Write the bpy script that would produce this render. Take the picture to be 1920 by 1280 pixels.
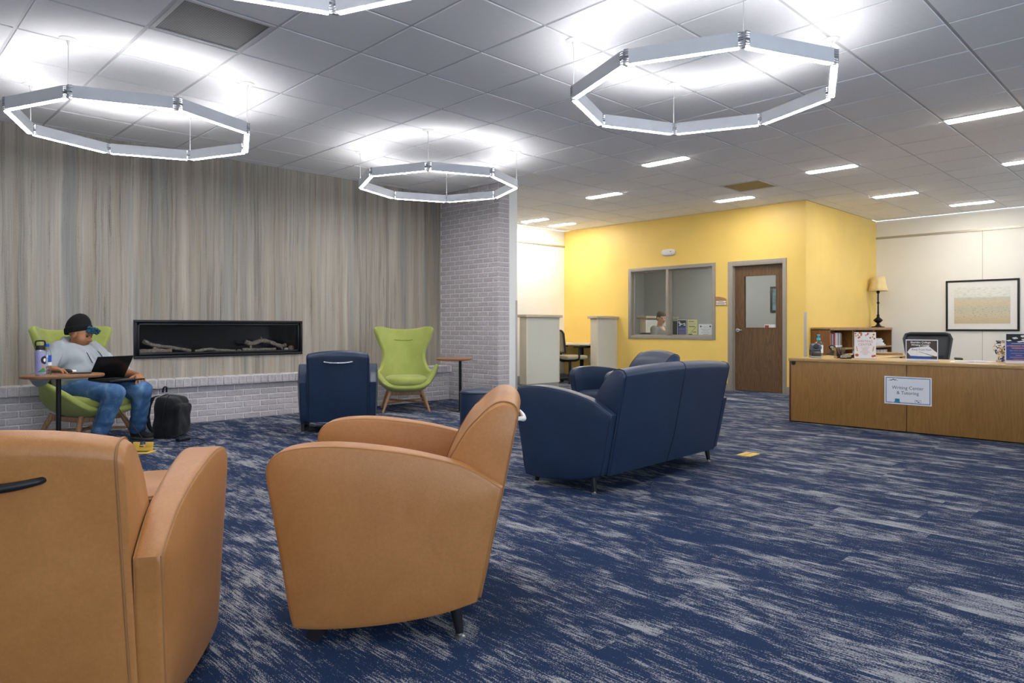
import bpy, bmesh, math, random
import numpy as np
from mathutils import Vector, Matrix, noise as mnoise
for o in list(bpy.data.objects): bpy.data.objects.remove(o)
SC = bpy.context.scene
COL = SC.collection
PI = math.pi
rnd = random.Random(7)

# ------------------------------------------------------------------ camera
HEAD = 0.7957                      # heading of the lens axis in the floor plan (room axes = world X, Y)
CAMZ, FPX = 1.05, 1306.0
cam = bpy.data.cameras.new('camera'); cam_o = bpy.data.objects.new('camera', cam); COL.objects.link(cam_o)
cam_o.location = (0, 0, CAMZ); cam_o.rotation_euler = (PI/2, 0, HEAD - PI/2)
cam.sensor_width = 36; cam.lens = FPX/1920*36; cam.shift_y = -27/1920; cam.clip_start = .05
SC.camera = cam_o
# ------------------------------------------------------------------ world, exposure
W = bpy.data.worlds.new('daylight'); SC.world = W; W.use_nodes = True
W.node_tree.nodes['Background'].inputs[0].default_value = (.76, .88, 1, 1)
W.node_tree.nodes['Background'].inputs[1].default_value = 3.8
SC.view_settings.view_transform = 'Standard'; SC.view_settings.look = 'None'
SC.view_settings.gamma = 1; SC.view_settings.use_curve_mapping = False
SC.view_settings.exposure = 1.05
RING_UP, RING_DOWN, STRIP = 12.0, 29.0, 42.0     # lamp strengths of the pendants and the ceiling strips
# ------------------------------------------------------------------ materials
def srgb(h):
    if isinstance(h, str):
        h = h.lstrip('#'); v = [int(h[i:i+2], 16)/255 for i in (0, 2, 4)]
    else: v = [c/255 for c in h]
    return tuple((c/12.92 if c <= .04045 else ((c+.055)/1.055)**2.4) for c in v)
MATS = {}
class NT:
    def __init__(s, m): s.t = m.node_tree; s.n = s.t.nodes; s.l = s.t.links
    def add(s, typ, **kw):
        n = s.n.new(typ)
        for k, v in kw.items():
            if k.startswith('i_'):
                key = k[2:]; key = int(key) if key.isdigit() else key.replace('_', ' ')
                s.put(n, key, v)
            else: setattr(n, k, v)
        return n
    def put(s, n, key, v):
        if isinstance(v, bpy.types.NodeSocket): s.l.new(v, n.inputs[key])
        else: n.inputs[key].default_value = v
    def math(s, op, a, b=0, c=None):
        n = s.n.new('ShaderNodeMath'); n.operation = op; s.put(n, 0, a); s.put(n, 1, b)
        if c is not None: s.put(n, 2, c)
        return n.outputs[0]
    def ramp(s, fac, stops, interp='LINEAR'):
        n = s.n.new('ShaderNodeValToRGB'); e = n.color_ramp.elements; n.color_ramp.interpolation = interp
        while len(e) < len(stops): e.new(.5)
        for i, (p, c) in enumerate(stops):
            e[i].position = p; e[i].color = (*c, 1) if len(c) == 3 else c
        s.put(n, 0, fac); return n.outputs[0]
    def noise(s, vec, scale, detail=3, rough=.5, dist=0):
        n = s.n.new('ShaderNodeTexNoise'); s.put(n, 'Vector', vec); n.inputs['Scale'].default_value = scale
        n.inputs['Detail'].default_value = detail; n.inputs['Roughness'].default_value = rough; n.inputs['Distortion'].default_value = dist
        return n.outputs[0]
    def mix(s, fac, a, b, mode='MIX'):
        n = s.n.new('ShaderNodeMix'); n.data_type = 'RGBA'; n.blend_type = mode
        s.put(n, 0, fac)
        for k, v in ((6, a), (7, b)):
            s.put(n, k, (*v, 1) if isinstance(v, tuple) and len(v) == 3 else v)
        return n.outputs[2]
    def mapv(s, vec, scale=(1, 1, 1), loc=(0, 0, 0), rot=(0, 0, 0)):
        n = s.n.new('ShaderNodeMapping'); s.put(n, 0, vec); n.inputs['Scale'].default_value = scale
        n.inputs['Location'].default_value = loc; n.inputs['Rotation'].default_value = rot; return n.outputs[0]
def newmat(name):
    m = bpy.data.materials.new(name); m.use_nodes = True; k = NT(m); p = k.n['Principled BSDF']; MATS[name] = m
    return m, k, p
def mat(name, col, rough=.5, metal=0, var=.06, scale=14, bump=0, bscale=60, spec=.5, obj_rand=0, alpha=1, trans=0, ior=1.45, emit=0, stretch=(1, 1, 1)):
    """plain material with a little procedural tone variation"""
    if name in MATS: return MATS[name]
    m, k, p = newmat(name)
    c = srgb(col) if not (isinstance(col, tuple) and max(col) <= 1) else col
    tc = k.n.new('ShaderNodeTexCoord'); v = k.mapv(tc.outputs['Object'], stretch)
    f = k.noise(v, scale, 3)
    lo = tuple(x*(1-var) for x in c); hi = tuple(min(1, x*(1+var)) for x in c)
    out = k.ramp(f, [(.3, lo), (.7, hi)])
    if obj_rand:
        oi = k.n.new('ShaderNodeObjectInfo')
        g = k.math('MULTIPLY_ADD', oi.outputs['Random'], 2*obj_rand, 1-obj_rand)
        hsv = k.n.new('ShaderNodeHueSaturation'); k.put(hsv, 'Value', g); k.put(hsv, 'Color', out); out = hsv.outputs[0]
    k.put(p, 'Base Color', out); p.inputs['Roughness'].default_value = rough; p.inputs['Metallic'].default_value = metal
    p.inputs['Specular IOR Level'].default_value = spec; p.inputs['IOR'].default_value = ior
    if bump:
        b = k.n.new('ShaderNodeBump'); b.inputs['Strength'].default_value = bump; b.inputs['Distance'].default_value = .002
        k.put(b, 'Height', k.noise(v, bscale, 4)); k.put(p, 'Normal', b.outputs[0])
    if trans: p.inputs['Transmission Weight'].default_value = trans
    if alpha < 1: p.inputs['Alpha'].default_value = alpha
    if emit:
        p.inputs['Emission Color'].default_value = (*c, 1); p.inputs['Emission Strength'].default_value = emit
    return m
def wood(name, dark, light, axis='Z', rough=.45, scale=1.0, rings=1.0):
    m, k, p = newmat(name)
    tc = k.n.new('ShaderNodeTexCoord')
    st = {'Z': (9, 9, .8), 'X': (.8, 9, 9), 'Y': (9, .8, 9)}[axis]
    v = k.mapv(tc.outputs['Object'], tuple(a*scale for a in st))
    big = k.noise(v, 1.0*rings, 3, .55, .9)
    wav = k.math('FRACT', k.math('MULTIPLY', big, 9))
    fine = k.noise(k.mapv(v, (9, 9, 9) if axis == 'Z' else (9, 9, 9)), 1.5, 3)
    f = k.math('ADD', k.math('MULTIPLY', wav, .35), k.math('MULTIPLY', fine, .65))
    k.put(p, 'Base Color', k.ramp(f, [(.2, srgb(dark)), (.75, srgb(light))])); p.inputs['Roughness'].default_value = rough
    return m
def emis(name, col, strength):
    m, k, p = newmat(name)
    p.inputs['Base Color'].default_value = (.9, .9, .9, 1)
    p.inputs['Emission Color'].default_value = (*col, 1); p.inputs['Emission Strength'].default_value = strength
    return m
def glass(name, tint=(1, 1, 1), refl=.06, rough=0.0):
    """thin architectural pane: mostly clear, with a mirror film"""
    m = bpy.data.materials.new(name); m.use_nodes = True; k = NT(m); k.n.clear(); MATS[name] = m
    out = k.n.new('ShaderNodeOutputMaterial'); mx = k.n.new('ShaderNodeMixShader'); tr = k.n.new('ShaderNodeBsdfTransparent'); gl = k.n.new('ShaderNodeBsdfGlossy')
    tr.inputs[0].default_value = (*tint, 1); gl.inputs['Roughness'].default_value = rough
    fr = k.n.new('ShaderNodeFresnel'); fr.inputs[0].default_value = 1.45
    k.put(mx, 0, k.math('MULTIPLY_ADD', fr.outputs[0], .3, refl)); k.l.new(tr.outputs[0], mx.inputs[1]); k.l.new(gl.outputs[0], mx.inputs[2]); k.l.new(mx.outputs[0], out.inputs[0])
    return m

# ------------------------------------------------------------------ mesh helpers
def link(name, me, m=None, parent=None, loc=None, rot=None):
    o = bpy.data.objects.new(name, me); COL.objects.link(o)
    if me is not None and m is not None and not me.materials:
        me.materials.append(MATS[m] if isinstance(m, str) else m)
    if parent is not None: o.parent = parent
    if loc is not None: o.location = loc
    if rot is not None: o.rotation_euler = rot if not isinstance(rot, (int, float)) else (0, 0, rot)
    return o
def tag(o, label=None, cat=None, group=None, kind=None):
    if label: o['label'] = label
    if cat: o['category'] = cat
    if group: o['group'] = group
    if kind: o['kind'] = kind
    return o
def thing(name, label, cat, loc=(0, 0, 0), rot=0, group=None):
    o = bpy.data.objects.new(name, None); COL.objects.link(o); o.empty_display_size = .1
    o.location = loc; o.rotation_euler = (0, 0, rot)
    return tag(o, label, cat, group)
def smooth(me, ang=40):
    for p in me.polygons: p.use_smooth = True
    bm = bmesh.new(); bm.from_mesh(me)
    for e in bm.edges:
        if len(e.link_faces) == 2 and e.calc_face_angle(0) > math.radians(ang): e.smooth = False
    bm.to_mesh(me); bm.free(); return me
def mesh(bm, name='m', sm=True, ang=40):
    me = bpy.data.meshes.new(name); bmesh.ops.recalc_face_normals(bm, faces=bm.faces); bm.to_mesh(me); bm.free()
    return smooth(me, ang) if sm else me
class B:
    """collects shapes for ONE part"""
    def __init__(s): s.bm = bmesh.new()
    def box(s, x0, x1, y0, y1, z0, z1, bev=0, seg=2, M=None):
        bm = bmesh.new(); r = bmesh.ops.create_cube(bm, size=1)
        bmesh.ops.scale(bm, vec=(x1-x0, y1-y0, z1-z0), verts=bm.verts)
        bmesh.ops.translate(bm, vec=((x0+x1)/2, (y0+y1)/2, (z0+z1)/2), verts=bm.verts)
        if bev: bmesh.ops.bevel(bm, geom=list(bm.edges), offset=bev, segments=seg, affect='EDGES', profile=.5, clamp_overlap=True)
        return s._in(bm, M)
    def _in(s, bm, M=None):
        if M is not None: bmesh.ops.transform(bm, matrix=M, verts=bm.verts)
        me = bpy.data.meshes.new('t'); bm.to_mesh(me); bm.free(); s.bm.from_mesh(me); bpy.data.meshes.remove(me); return s
    def cyl(s, p, q, r0, r1=None, n=16, cap=True):
        p, q = Vector(p), Vector(q); r1 = r0 if r1 is None else r1
        bm = bmesh.new(); L = (q-p).length
        bmesh.ops.create_cone(bm, cap_ends=cap, segments=n, radius1=r0, radius2=r1, depth=L)
        R = (q-p).to_track_quat('Z', 'Y').to_matrix().to_4x4(); R.translation = (p+q)/2
        return s._in(bm, R)
    def lathe(s, prof, n=24, M=None):
        bm = bmesh.new(); rings = []
        for r, z in prof:
            rings.append([bm.verts.new((max(r, 1e-4)*math.cos(2*PI*i/n), max(r, 1e-4)*math.sin(2*PI*i/n), z)) for i in range(n)])
        for a, b in zip(rings, rings[1:]):
            for i in range(n): bm.faces.new((a[i], a[(i+1) % n], b[(i+1) % n], b[i]))
        bm.faces.new(list(reversed(rings[0]))); bm.faces.new(rings[-1])
        return s._in(bm, M)
    def loft(s, rings, closed=True, cap=True, M=None, cyc=False):
        bm = bmesh.new(); R = [[bm.verts.new(p) for p in r] for r in rings]; n = len(R[0])
        pairs = list(zip(R, R[1:])) + ([(R[-1], R[0])] if cyc else [])
        for a, b in pairs:
            for i in range(n if closed else n-1):
                try: bm.faces.new((a[i], a[(i+1) % n], b[(i+1) % n], b[i]))
                except ValueError: pass
        if cap and closed and not cyc:
            bm.faces.new(list(reversed(R[0]))); bm.faces.new(R[-1])
        return s._in(bm, M)
    def tube(s, pts, r, n=8, cyc=False, M=None):
        P = [Vector(p) for p in pts]; rings = []; up = None
        for i, p in enumerate(P):
            if cyc: t = (P[(i+1) % len(P)]-P[i-1])
            else: t = P[min(i+1, len(P)-1)]-P[max(i-1, 0)]
            t.normalize()
            if up is None: up = Vector((0, 0, 1)) if abs(t.z) < .9 else Vector((1, 0, 0))
            a = t.cross(up).normalized(); b = a.cross(t).normalized(); up = b
            rr = r[i] if isinstance(r, (list, tuple)) else r
            rings.append([p + (a*math.cos(2*PI*k/n)+b*math.sin(2*PI*k/n))*rr for k in range(n)])
        return s.loft(rings, True, True, M, cyc)
    def prism(s, poly, axis, a, b, bev=0, M=None, seg=2):
        """2D outline extruded along axis ('x': (y,z), 'y': (x,z), 'z': (x,y))"""
        bm = bmesh.new(); f = {'x': lambda p, t: (t, p[0], p[1]), 'y': lambda p, t: (p[0], t, p[1]), 'z': lambda p, t: (p[0], p[1], t)}[axis]
        A = [bm.verts.new(f(p, a)) for p in poly]; Bv = [bm.verts.new(f(p, b)) for p in poly]; n = len(poly)
        bm.faces.new(A); bm.faces.new(list(reversed(Bv)))
        for i in range(n): bm.faces.new((A[i], Bv[i], Bv[(i+1) % n], A[(i+1) % n]))
        bmesh.ops.recalc_face_normals(bm, faces=bm.faces)
        if bev:
            rim = [e for e in bm.edges if any(len(f_.verts) == n and n != 4 for f_ in e.link_faces)] if n != 4 else list(bm.edges)
            bmesh.ops.bevel(bm, geom=rim, offset=bev, segments=seg, affect='EDGES', clamp_overlap=True)
        return s._in(bm, M)
    def sphere(s, c, r, n=12, M=None):
        bm = bmesh.new(); bmesh.ops.create_uvsphere(bm, u_segments=n*2, v_segments=n, radius=1)
        rr = r if isinstance(r, (tuple, list)) else (r, r, r)
        bmesh.ops.scale(bm, vec=rr, verts=bm.verts)
        if M is not None: bmesh.ops.transform(bm, matrix=M, verts=bm.verts)
        bmesh.ops.translate(bm, vec=c, verts=bm.verts); return s._in(bm)
    def tri(s): return s
    def me(s, sm=True, ang=40): return mesh(s.bm, 'm', sm, ang)
    def obj(s, name, m, parent=None, loc=None, rot=None, sm=True, ang=40): return link(name, s.me(sm, ang), m, parent, loc, rot)
def box(name, m, parent, x0, x1, y0, y1, z0, z1, bev=0, **k): return B().box(x0, x1, y0, y1, z0, z1, bev).obj(name, m, parent, **k)
def sub(o, lv=1):
    md = o.modifiers.new('s', 'SUBSURF'); md.levels = lv; md.render_levels = lv; return o
def structure(o): o['kind'] = 'structure'; return o
def copy_tree(o, parent=None):
    c = o.copy(); COL.objects.link(c)
    if parent is not None: c.parent = parent
    for ch in list(o.children): copy_tree(ch, c)
    return c
def bez(pts, n=8):
    """Catmull-Rom through pts"""
    P = [Vector(p) for p in pts]; out = []
    for i in range(len(P)-1):
        a, b, c, d = P[max(i-1, 0)], P[i], P[i+1], P[min(i+2, len(P)-1)]
        for k in range(n):
            t = k/n; out.append(.5*((2*b)+(c-a)*t+(2*a-5*b+4*c-d)*t*t+(3*b-a-3*c+d)*t**3))
    return out+[P[-1]]
def text(body, size, m, parent, loc, rot=(PI/2, 0, 0), align='CENTER', sx=1, bold=0):
    cu = bpy.data.curves.new('lettering', 'FONT'); cu.body = body; cu.size = size; cu.align_x = align; cu.align_y = 'CENTER'
    cu.offset = bold; cu.resolution_u = 3
    t = bpy.data.objects.new('t', cu); COL.objects.link(t); bpy.context.view_layer.update()
    me = bpy.data.meshes.new_from_object(t.evaluated_get(bpy.context.evaluated_depsgraph_get()))
    bpy.data.objects.remove(t); me.materials.clear()
    o = link('lettering', me, m, parent, loc, rot); o.scale = (sx, 1, 1); return o
# signed-distance modelling: smooth unions meshed with surface nets
def sd_caps(P, a, b, r0, r1=None):
    r1 = r0 if r1 is None else r1
    a, b = np.array(a, float), np.array(b, float); ab = b-a
    t = np.clip(((P-a)@ab)/max(ab@ab, 1e-9), 0, 1)
    return np.linalg.norm(P-a-t[..., None]*ab, axis=-1)-(r0+(r1-r0)*t)
def sd_ell(P, c, r, R=None):
    q = P-np.array(c, float)
    if R is not None: q = q@np.array(R)
    r = np.array(r, float); k0 = np.linalg.norm(q/r, axis=-1); k1 = np.linalg.norm(q/(r*r), axis=-1)
    return k0*(k0-1)/np.maximum(k1, 1e-6)
def sd_box(P, c, h, rad=.02, R=None):
    q = P-np.array(c, float)
    if R is not None: q = q@np.array(R)
    d = np.abs(q)-np.array(h)+rad
    return np.linalg.norm(np.maximum(d, 0), axis=-1)+np.minimum(d.max(axis=-1), 0)-rad
def smin(a, b, k):
    h = np.clip(.5+.5*(b-a)/k, 0, 1); return b+(a-b)*h-k*h*(1-h)
def smax(a, b, k): return -smin(-a, -b, k)
def nets(f, lo, hi, h, name='m', iters=1):
    lo = np.array(lo, float); n = np.ceil((np.array(hi)-lo)/h).astype(int)+1
    g = np.stack(np.meshgrid(*[lo[i]+h*np.arange(n[i]) for i in range(3)], indexing='ij'), -1)
    v = f(g.reshape(-1, 3)).reshape(n); ins = v < 0
    nc = n-1; off = [(i, j, k) for i in (0, 1) for j in (0, 1) for k in (0, 1)]
    sl = lambda o: tuple(slice(o[d], o[d]+nc[d]) for d in range(3))
    cnt = sum(ins[sl(o)].astype(int) for o in off); act = (cnt > 0) & (cnt < 8)
    acc = np.zeros((*nc, 3)); num = np.zeros(nc)
    for a in off:
        for d in range(3):
            if a[d]: continue
            b = list(a); b[d] = 1; b = tuple(b); va, vb = v[sl(a)], v[sl(b)]
            x = (va < 0) != (vb < 0); t = np.where(x, va/np.where(x, va-vb, 1), 0)
            pos = np.zeros((*nc, 3)); pos[...] = a; pos[..., d] += t
            acc += np.where(x[..., None], pos, 0); num += x
    idx = -np.ones(nc, int); idx[act] = np.arange(act.sum())
    base = np.stack(np.meshgrid(*[np.arange(m) for m in nc], indexing='ij'), -1)
    verts = (lo+h*(base+acc/np.maximum(num, 1)[..., None]))[act]
    faces = []
    for d in range(3):
        e, f2 = [(1, 2), (2, 0), (0, 1)][d]
        s0 = [slice(0, n[k]) for k in range(3)]; s1 = list(s0); s0[d] = slice(0, n[d]-1); s1[d] = slice(1, n[d])
        x = ins[tuple(s0)] != ins[tuple(s1)]; I = np.argwhere(x); I = I[(I[:, e] > 0) & (I[:, f2] > 0) & (I[:, e] < n[e]-1) & (I[:, f2] < n[f2]-1)]
        fl = ins[tuple(s0)][tuple(I.T)]
        q = []
        for de, df in ((1, 1), (0, 1), (0, 0), (1, 0)):
            J = I.copy(); J[:, e] -= de; J[:, f2] -= df; q.append(idx[tuple(J.T)])
        q = np.stack(q, 1); q[~fl] = q[~fl][:, ::-1]; faces.append(q)
    F = np.concatenate(faces); F = F[(F >= 0).all(1)]
    me = bpy.data.meshes.new(name); me.from_pydata(verts.tolist(), [], F.tolist()); me.update()
    for p in me.polygons: p.use_smooth = True
    return me

# ================================================================== surface materials
def carpet_material():
    m, k, p = newmat('carpet')
    g = k.n.new('ShaderNodeNewGeometry'); pos = g.outputs['Position']
    sx = k.n.new('ShaderNodeSeparateXYZ'); k.put(sx, 0, pos); x, y = sx.outputs[0], sx.outputs[1]
    col = k.math('FLOOR', k.math('DIVIDE', x, .25))
    wn = k.n.new('ShaderNodeTexWhiteNoise'); wn.noise_dimensions = '1D'; k.put(wn, 'W', col)
    row = k.math('FLOOR', k.math('ADD', k.math('DIVIDE', y, 1.0), wn.outputs[0]))
    cid = k.n.new('ShaderNodeCombineXYZ'); k.put(cid, 0, col); k.put(cid, 1, row)
    w2 = k.n.new('ShaderNodeTexWhiteNoise'); w2.noise_dimensions = '2D'; k.put(w2, 'Vector', cid.outputs[0])
    sh = k.n.new('ShaderNodeVectorMath'); sh.operation = 'SCALE'; k.put(sh, 0, w2.outputs['Color']); sh.inputs['Scale'].default_value = 1.6
    ad = k.n.new('ShaderNodeVectorMath'); ad.operation = 'ADD'; k.put(ad, 0, pos); k.put(ad, 1, sh.outputs[0])
    big = k.noise(k.mapv(ad.outputs[0], (7.5, 2.0, 1)), 1.0, 5, .68, .6)
    mid = k.noise(k.mapv(ad.outputs[0], (30, 7, 1)), 1.0, 3, .6)
    fine = k.noise(k.mapv(pos, (150, 9, 1)), 1.0, 2, .7)
    speck = k.noise(k.mapv(pos, (320, 160, 1)), 1.0, 1, .5)
    f = k.math('ADD', big, k.math('MULTIPLY', k.math('SUBTRACT', mid, .5), .36))
    f = k.math('ADD', f, k.math('MULTIPLY', k.math('SUBTRACT', fine, .5), .75))
    f = k.math('ADD', f, k.math('MULTIPLY', k.math('SUBTRACT', speck, .5), .60))
    f = k.math('ADD', f, k.math('MULTIPLY', k.math('SUBTRACT', w2.outputs['Value'], .5), .07))
    blue = k.mix(speck, srgb('#13223c'), srgb('#20365b'))
    grey = k.mix(k.noise(k.mapv(pos, (220, 220, 1)), 1.0, 1), srgb('#7b7d85'), srgb('#b0aeae'))
    fac = k.ramp(f, [(.55, (0, 0, 0)), (.63, (1, 1, 1))])
    k.put(p, 'Base Color', k.mix(fac, blue, grey)); p.inputs['Roughness'].default_value = .95
    p.inputs['Specular IOR Level'].default_value = .2; p.inputs['Sheen Weight'].default_value = 0
    b = k.n.new('ShaderNodeBump'); b.inputs['Strength'].default_value = .35; b.inputs['Distance'].default_value = .003
    k.put(b, 'Height', k.math('ADD', fine, k.math('MULTIPLY', speck, .8))); k.put(p, 'Normal', b.outputs[0])
carpet_material()
def stone_material():
    m, k, p = newmat('stone')
    g = k.n.new('ShaderNodeNewGeometry'); pos = g.outputs['Position']
    warp = k.noise(k.mapv(pos, (3, 3, 1.2)), 1.0, 4, .6)
    wv = k.n.new('ShaderNodeVectorMath'); wv.operation = 'MULTIPLY_ADD'
    cx = k.n.new('ShaderNodeCombineXYZ'); k.put(cx, 0, warp); k.put(wv, 0, cx.outputs[0]); wv.inputs[1].default_value = (.05, 0, 0); k.put(wv, 2, pos)
    v = wv.outputs[0]
    a = k.noise(k.mapv(v, (8, 0, .22)), 1.0, 4, .65)
    b = k.noise(k.mapv(v, (46, 0, .6), (3, 0, 0)), 1.0, 5, .75)
    c = k.noise(k.mapv(v, (13, 0, .35), (9, 0, 1)), 1.0, 3, .6)
    grain = k.noise(k.mapv(pos, (190, 0, 75)), 1.0, 3, .7)
    f = k.math('ADD', k.math('MULTIPLY', a, .55), k.math('MULTIPLY', b, .45))
    f = k.math('ADD', f, k.math('MULTIPLY', k.math('SUBTRACT', grain, .5), .22))
    base = k.ramp(f, [(.33, srgb('#625c54')), (.42, srgb('#857e75')), (.5, srgb('#a1988b')), (.57, srgb('#aea498')), (.68, srgb('#c0b8ac'))])
    beige = k.mix(k.ramp(c, [(.5, (0, 0, 0)), (.62, (.55, .55, .55))]), base, srgb('#a4937d'))
    cool = k.mix(k.ramp(k.noise(k.mapv(v, (10, 0, .3), (21, 0, 4)), 1.0, 3), [(.53, (0, 0, 0)), (.65, (.5, .5, .5))]), beige, srgb('#858a8a'))
    vein = k.noise(k.mapv(v, (22, 0, .55), (5, 0, 7)), 1.0, 5, .75)
    vs = k.math('ADD', vein, k.math('MULTIPLY', k.math('SUBTRACT', grain, .5), .42))
    out = k.mix(k.ramp(vs, [(.60, (0, 0, 0)), (.67, (.8, .8, .8))]), cool, srgb('#56544f'))
    k.put(p, 'Base Color', out); p.inputs['Roughness'].default_value = .5
    bp = k.n.new('ShaderNodeBump'); bp.inputs['Strength'].default_value = .12; bp.inputs['Distance'].default_value = .004
    k.put(bp, 'Height', f); k.put(p, 'Normal', bp.outputs[0])
stone_material()
mat('ceiling_tile', '#f5f5f7', .92, var=.015, scale=40, bump=.25, bscale=500, obj_rand=.012)
mat('ceiling_grid', '#d0d0d2', .5, var=.02)
mat('plenum', '#3a3a3c', .9)
mat('paint_white', '#f2efe8', .6, var=.015, scale=3, bump=.05, bscale=300)
mat('paint_offwhite', '#e4e4e2', .6, var=.015, scale=3)
mat('paint_yellow', '#f0cd71', .42, var=.03, scale=2.5, bump=.22, bscale=130)
mat('paint_grey', '#a4a6a4', .7, var=.02, scale=3)
mat('metal_frame', '#999289', .45, var=.03)
mat('vinyl_base', '#8f8c88', .5, var=.04)
mat('brick', '#b8b2b4', .85, var=.13, scale=60, bump=.9, bscale=140, obj_rand=.07)
mat('mortar', '#dcd9d9', .9, var=.06, scale=40, bump=.5, bscale=200)
mat('rail_metal', '#b7b0a2', .35, metal=.6, var=.03)
mat('guard', '#b3aca8', .5, var=.02)
mat('black_metal', '#141416', .4, metal=.3, var=.1)
mat('black_plastic', '#17171a', .45, var=.1)
mat('white_plastic', '#e6e6e4', .4, var=.02)
mat('chrome', '#c9c9cc', .22, metal=1, var=.03)
mat('paper', '#eeeef4', .7, var=.01)
wood('desk_wood', '#8b6231', '#a2783f', 'Z', .4)
wood('desk_top', '#a98551', '#c9a873', 'Y', .35)
wood('door_wood', '#4e3925', '#745639', 'Z', .42)
wood('shelf_wood', '#6b431c', '#8b602c', 'Z', .45)
wood('shelf_edge', '#97714a', '#b08a60', 'X', .45)
wood('table_wood', '#7b5133', '#9d6d48', 'X', .35)
wood('leg_wood', '#8d6444', '#b58a66', 'Z', .45)

# ================================================================== setting
ZC = 3.0                      # ceiling
VS, UC, VC, UE = 8.10, 6.45, 6.85, 6.81    # stone wall plane, brick column faces, wall end
UY, VY, UW, VA = 10.70, 4.48, 13.80, 9.40  # yellow wall, its side wall, right white wall, alcove wall
UB, VB = -3.6, -3.4           # behind the camera
structure(box('floor', 'carpet', None, UB-.2, UW+.2, VB-.2, VA+.2, -.1, 0, sm=False))
# stone wall with the opening of the fireplace
F0, F1, FZ0, FZ1 = 2.305, 4.235, .713, 1.127
b = B()
for r in ((UB, F0, 0, ZC), (F1, UC, 0, ZC), (F0, F1, 0, FZ0), (F0, F1, FZ1, ZC)): b.box(r[0], r[1], VS, VS+.15, r[2], r[3])
structure(b.obj('wall_left', 'stone', sm=False))
# brick column that closes the stone wall, and the white wall end behind it
col_o = structure(box('wall_column', 'mortar', None, UC+.004, UE-.15, VC+.004, VA+.1, 0, ZC, sm=False))
box('wall_end_panel', 'paint_offwhite', col_o, UE-.15, UE, VC, VA+.1, 0, ZC, sm=False)
box('corner_guard', 'guard', col_o, UE-.032, UE+.003, VC-.003, VC+.04, 0, 1.42, .001)
def brick_mesh(L, H, D=.022, seed=0):
    bm = bmesh.new(); bmesh.ops.create_cube(bm, size=1); bmesh.ops.scale(bm, vec=(L, D, H), verts=bm.verts)
    bmesh.ops.bevel(bm, geom=list(bm.edges), offset=.005, segments=1, affect='EDGES')
    r = random.Random(seed)
    for v in bm.verts: v.co += Vector((r.uniform(-1, 1), r.uniform(-1, 1), r.uniform(-1, 1)))*.0016
    me = mesh(bm, 'brick', False); me.materials.append(MATS['brick']); return me
CH = ZC/45; BL = .2032
full = [brick_mesh(BL-.010, CH-.009, seed=i) for i in range(4)]
half = [brick_mesh(BL/2-.010, CH-.009, seed=9+i) for i in range(3)]
cuts = {}
def lay(parent, origin, along, length, rows, z0, rotz, off=0):
    """courses of bricks on a vertical face; along = unit vector"""
    n = 0
    for r in range(rows):
        x = -(BL/2 if (r+off) % 2 else 0)
        while x < length-.02:
            a, c = max(x, 0), min(x+BL, length); L = c-a
            if L > .035:
                if abs(L-BL) < .002: me = rnd.choice(full)
                elif abs(L-BL/2) < .002: me = rnd.choice(half)
                else:
                    key = round(L, 3)
                    me = cuts.setdefault(key, brick_mesh(L-.010, CH-.009, seed=31))
                s = (a+c)/2
                link('brick', me, None, parent, (origin[0]+along[0]*s, origin[1]+along[1]*s, z0+(r+.5)*CH), (0, 0, rotz+(PI if rnd.random() < .5 else 0))); n += 1
            x += BL
    return n
NB = lay(col_o, (UC+.009, VC, 0), (0, 1), VS-VC, 45, 0, PI/2)
# the narrow return face of the column: joined
b = B()
for r in range(45):
    for a, c in (((0, .1), (.1, .205)) if r % 2 else ((0, .205),)):
        b.box(UC+a+.004, UC+c-.004, VC-.002, VC+.02, r*CH+.0045, (r+1)*CH-.0045, .004, 1)
tag(b.obj('return_bricks', 'brick', col_o, sm=False), kind='stuff')
# raised brick hearth along the stone wall
VH, VL = 7.88, 7.825
hearth = thing('hearth', 'low grey brick hearth bench running under the stone wall', 'hearth', (0, 0, 0))
box('core', 'mortar', hearth, UB, UC-.003, VH+.004, VS-.004, 0, .40, sm=False)
lay(hearth, (.25, VH+.009, 0), (1, 0), UC-.25, 6, 0, 0, 1)
cap_me = brick_mesh(.0775, .088, .275, 5); cap2 = brick_mesh(.0775, .088, .275, 6)
box('cap_bed', 'mortar', hearth, UB, UC-.003, VL+.006, VS-.004, .402, .492, sm=False)
i = 0; u = .3
while u < UC-.04:
    link('cap_brick', (cap_me, cap2)[i % 2], None, hearth, (u+.043, (VL+VS)/2-.006, .4475)); u += .0862; i += 1
b = B(); u = UB
while u < .24: b.box(u, u+BL-.01, VH, VH+.02, .005, .062); b.box(u, u+BL-.01, VH, VH+.02, .072, .128); b.box(u, u+BL-.01, VH, VH+.02, .138, .395); u += BL
tag(b.obj('offside_bricks', 'brick', hearth, sm=False), kind='stuff')
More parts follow.
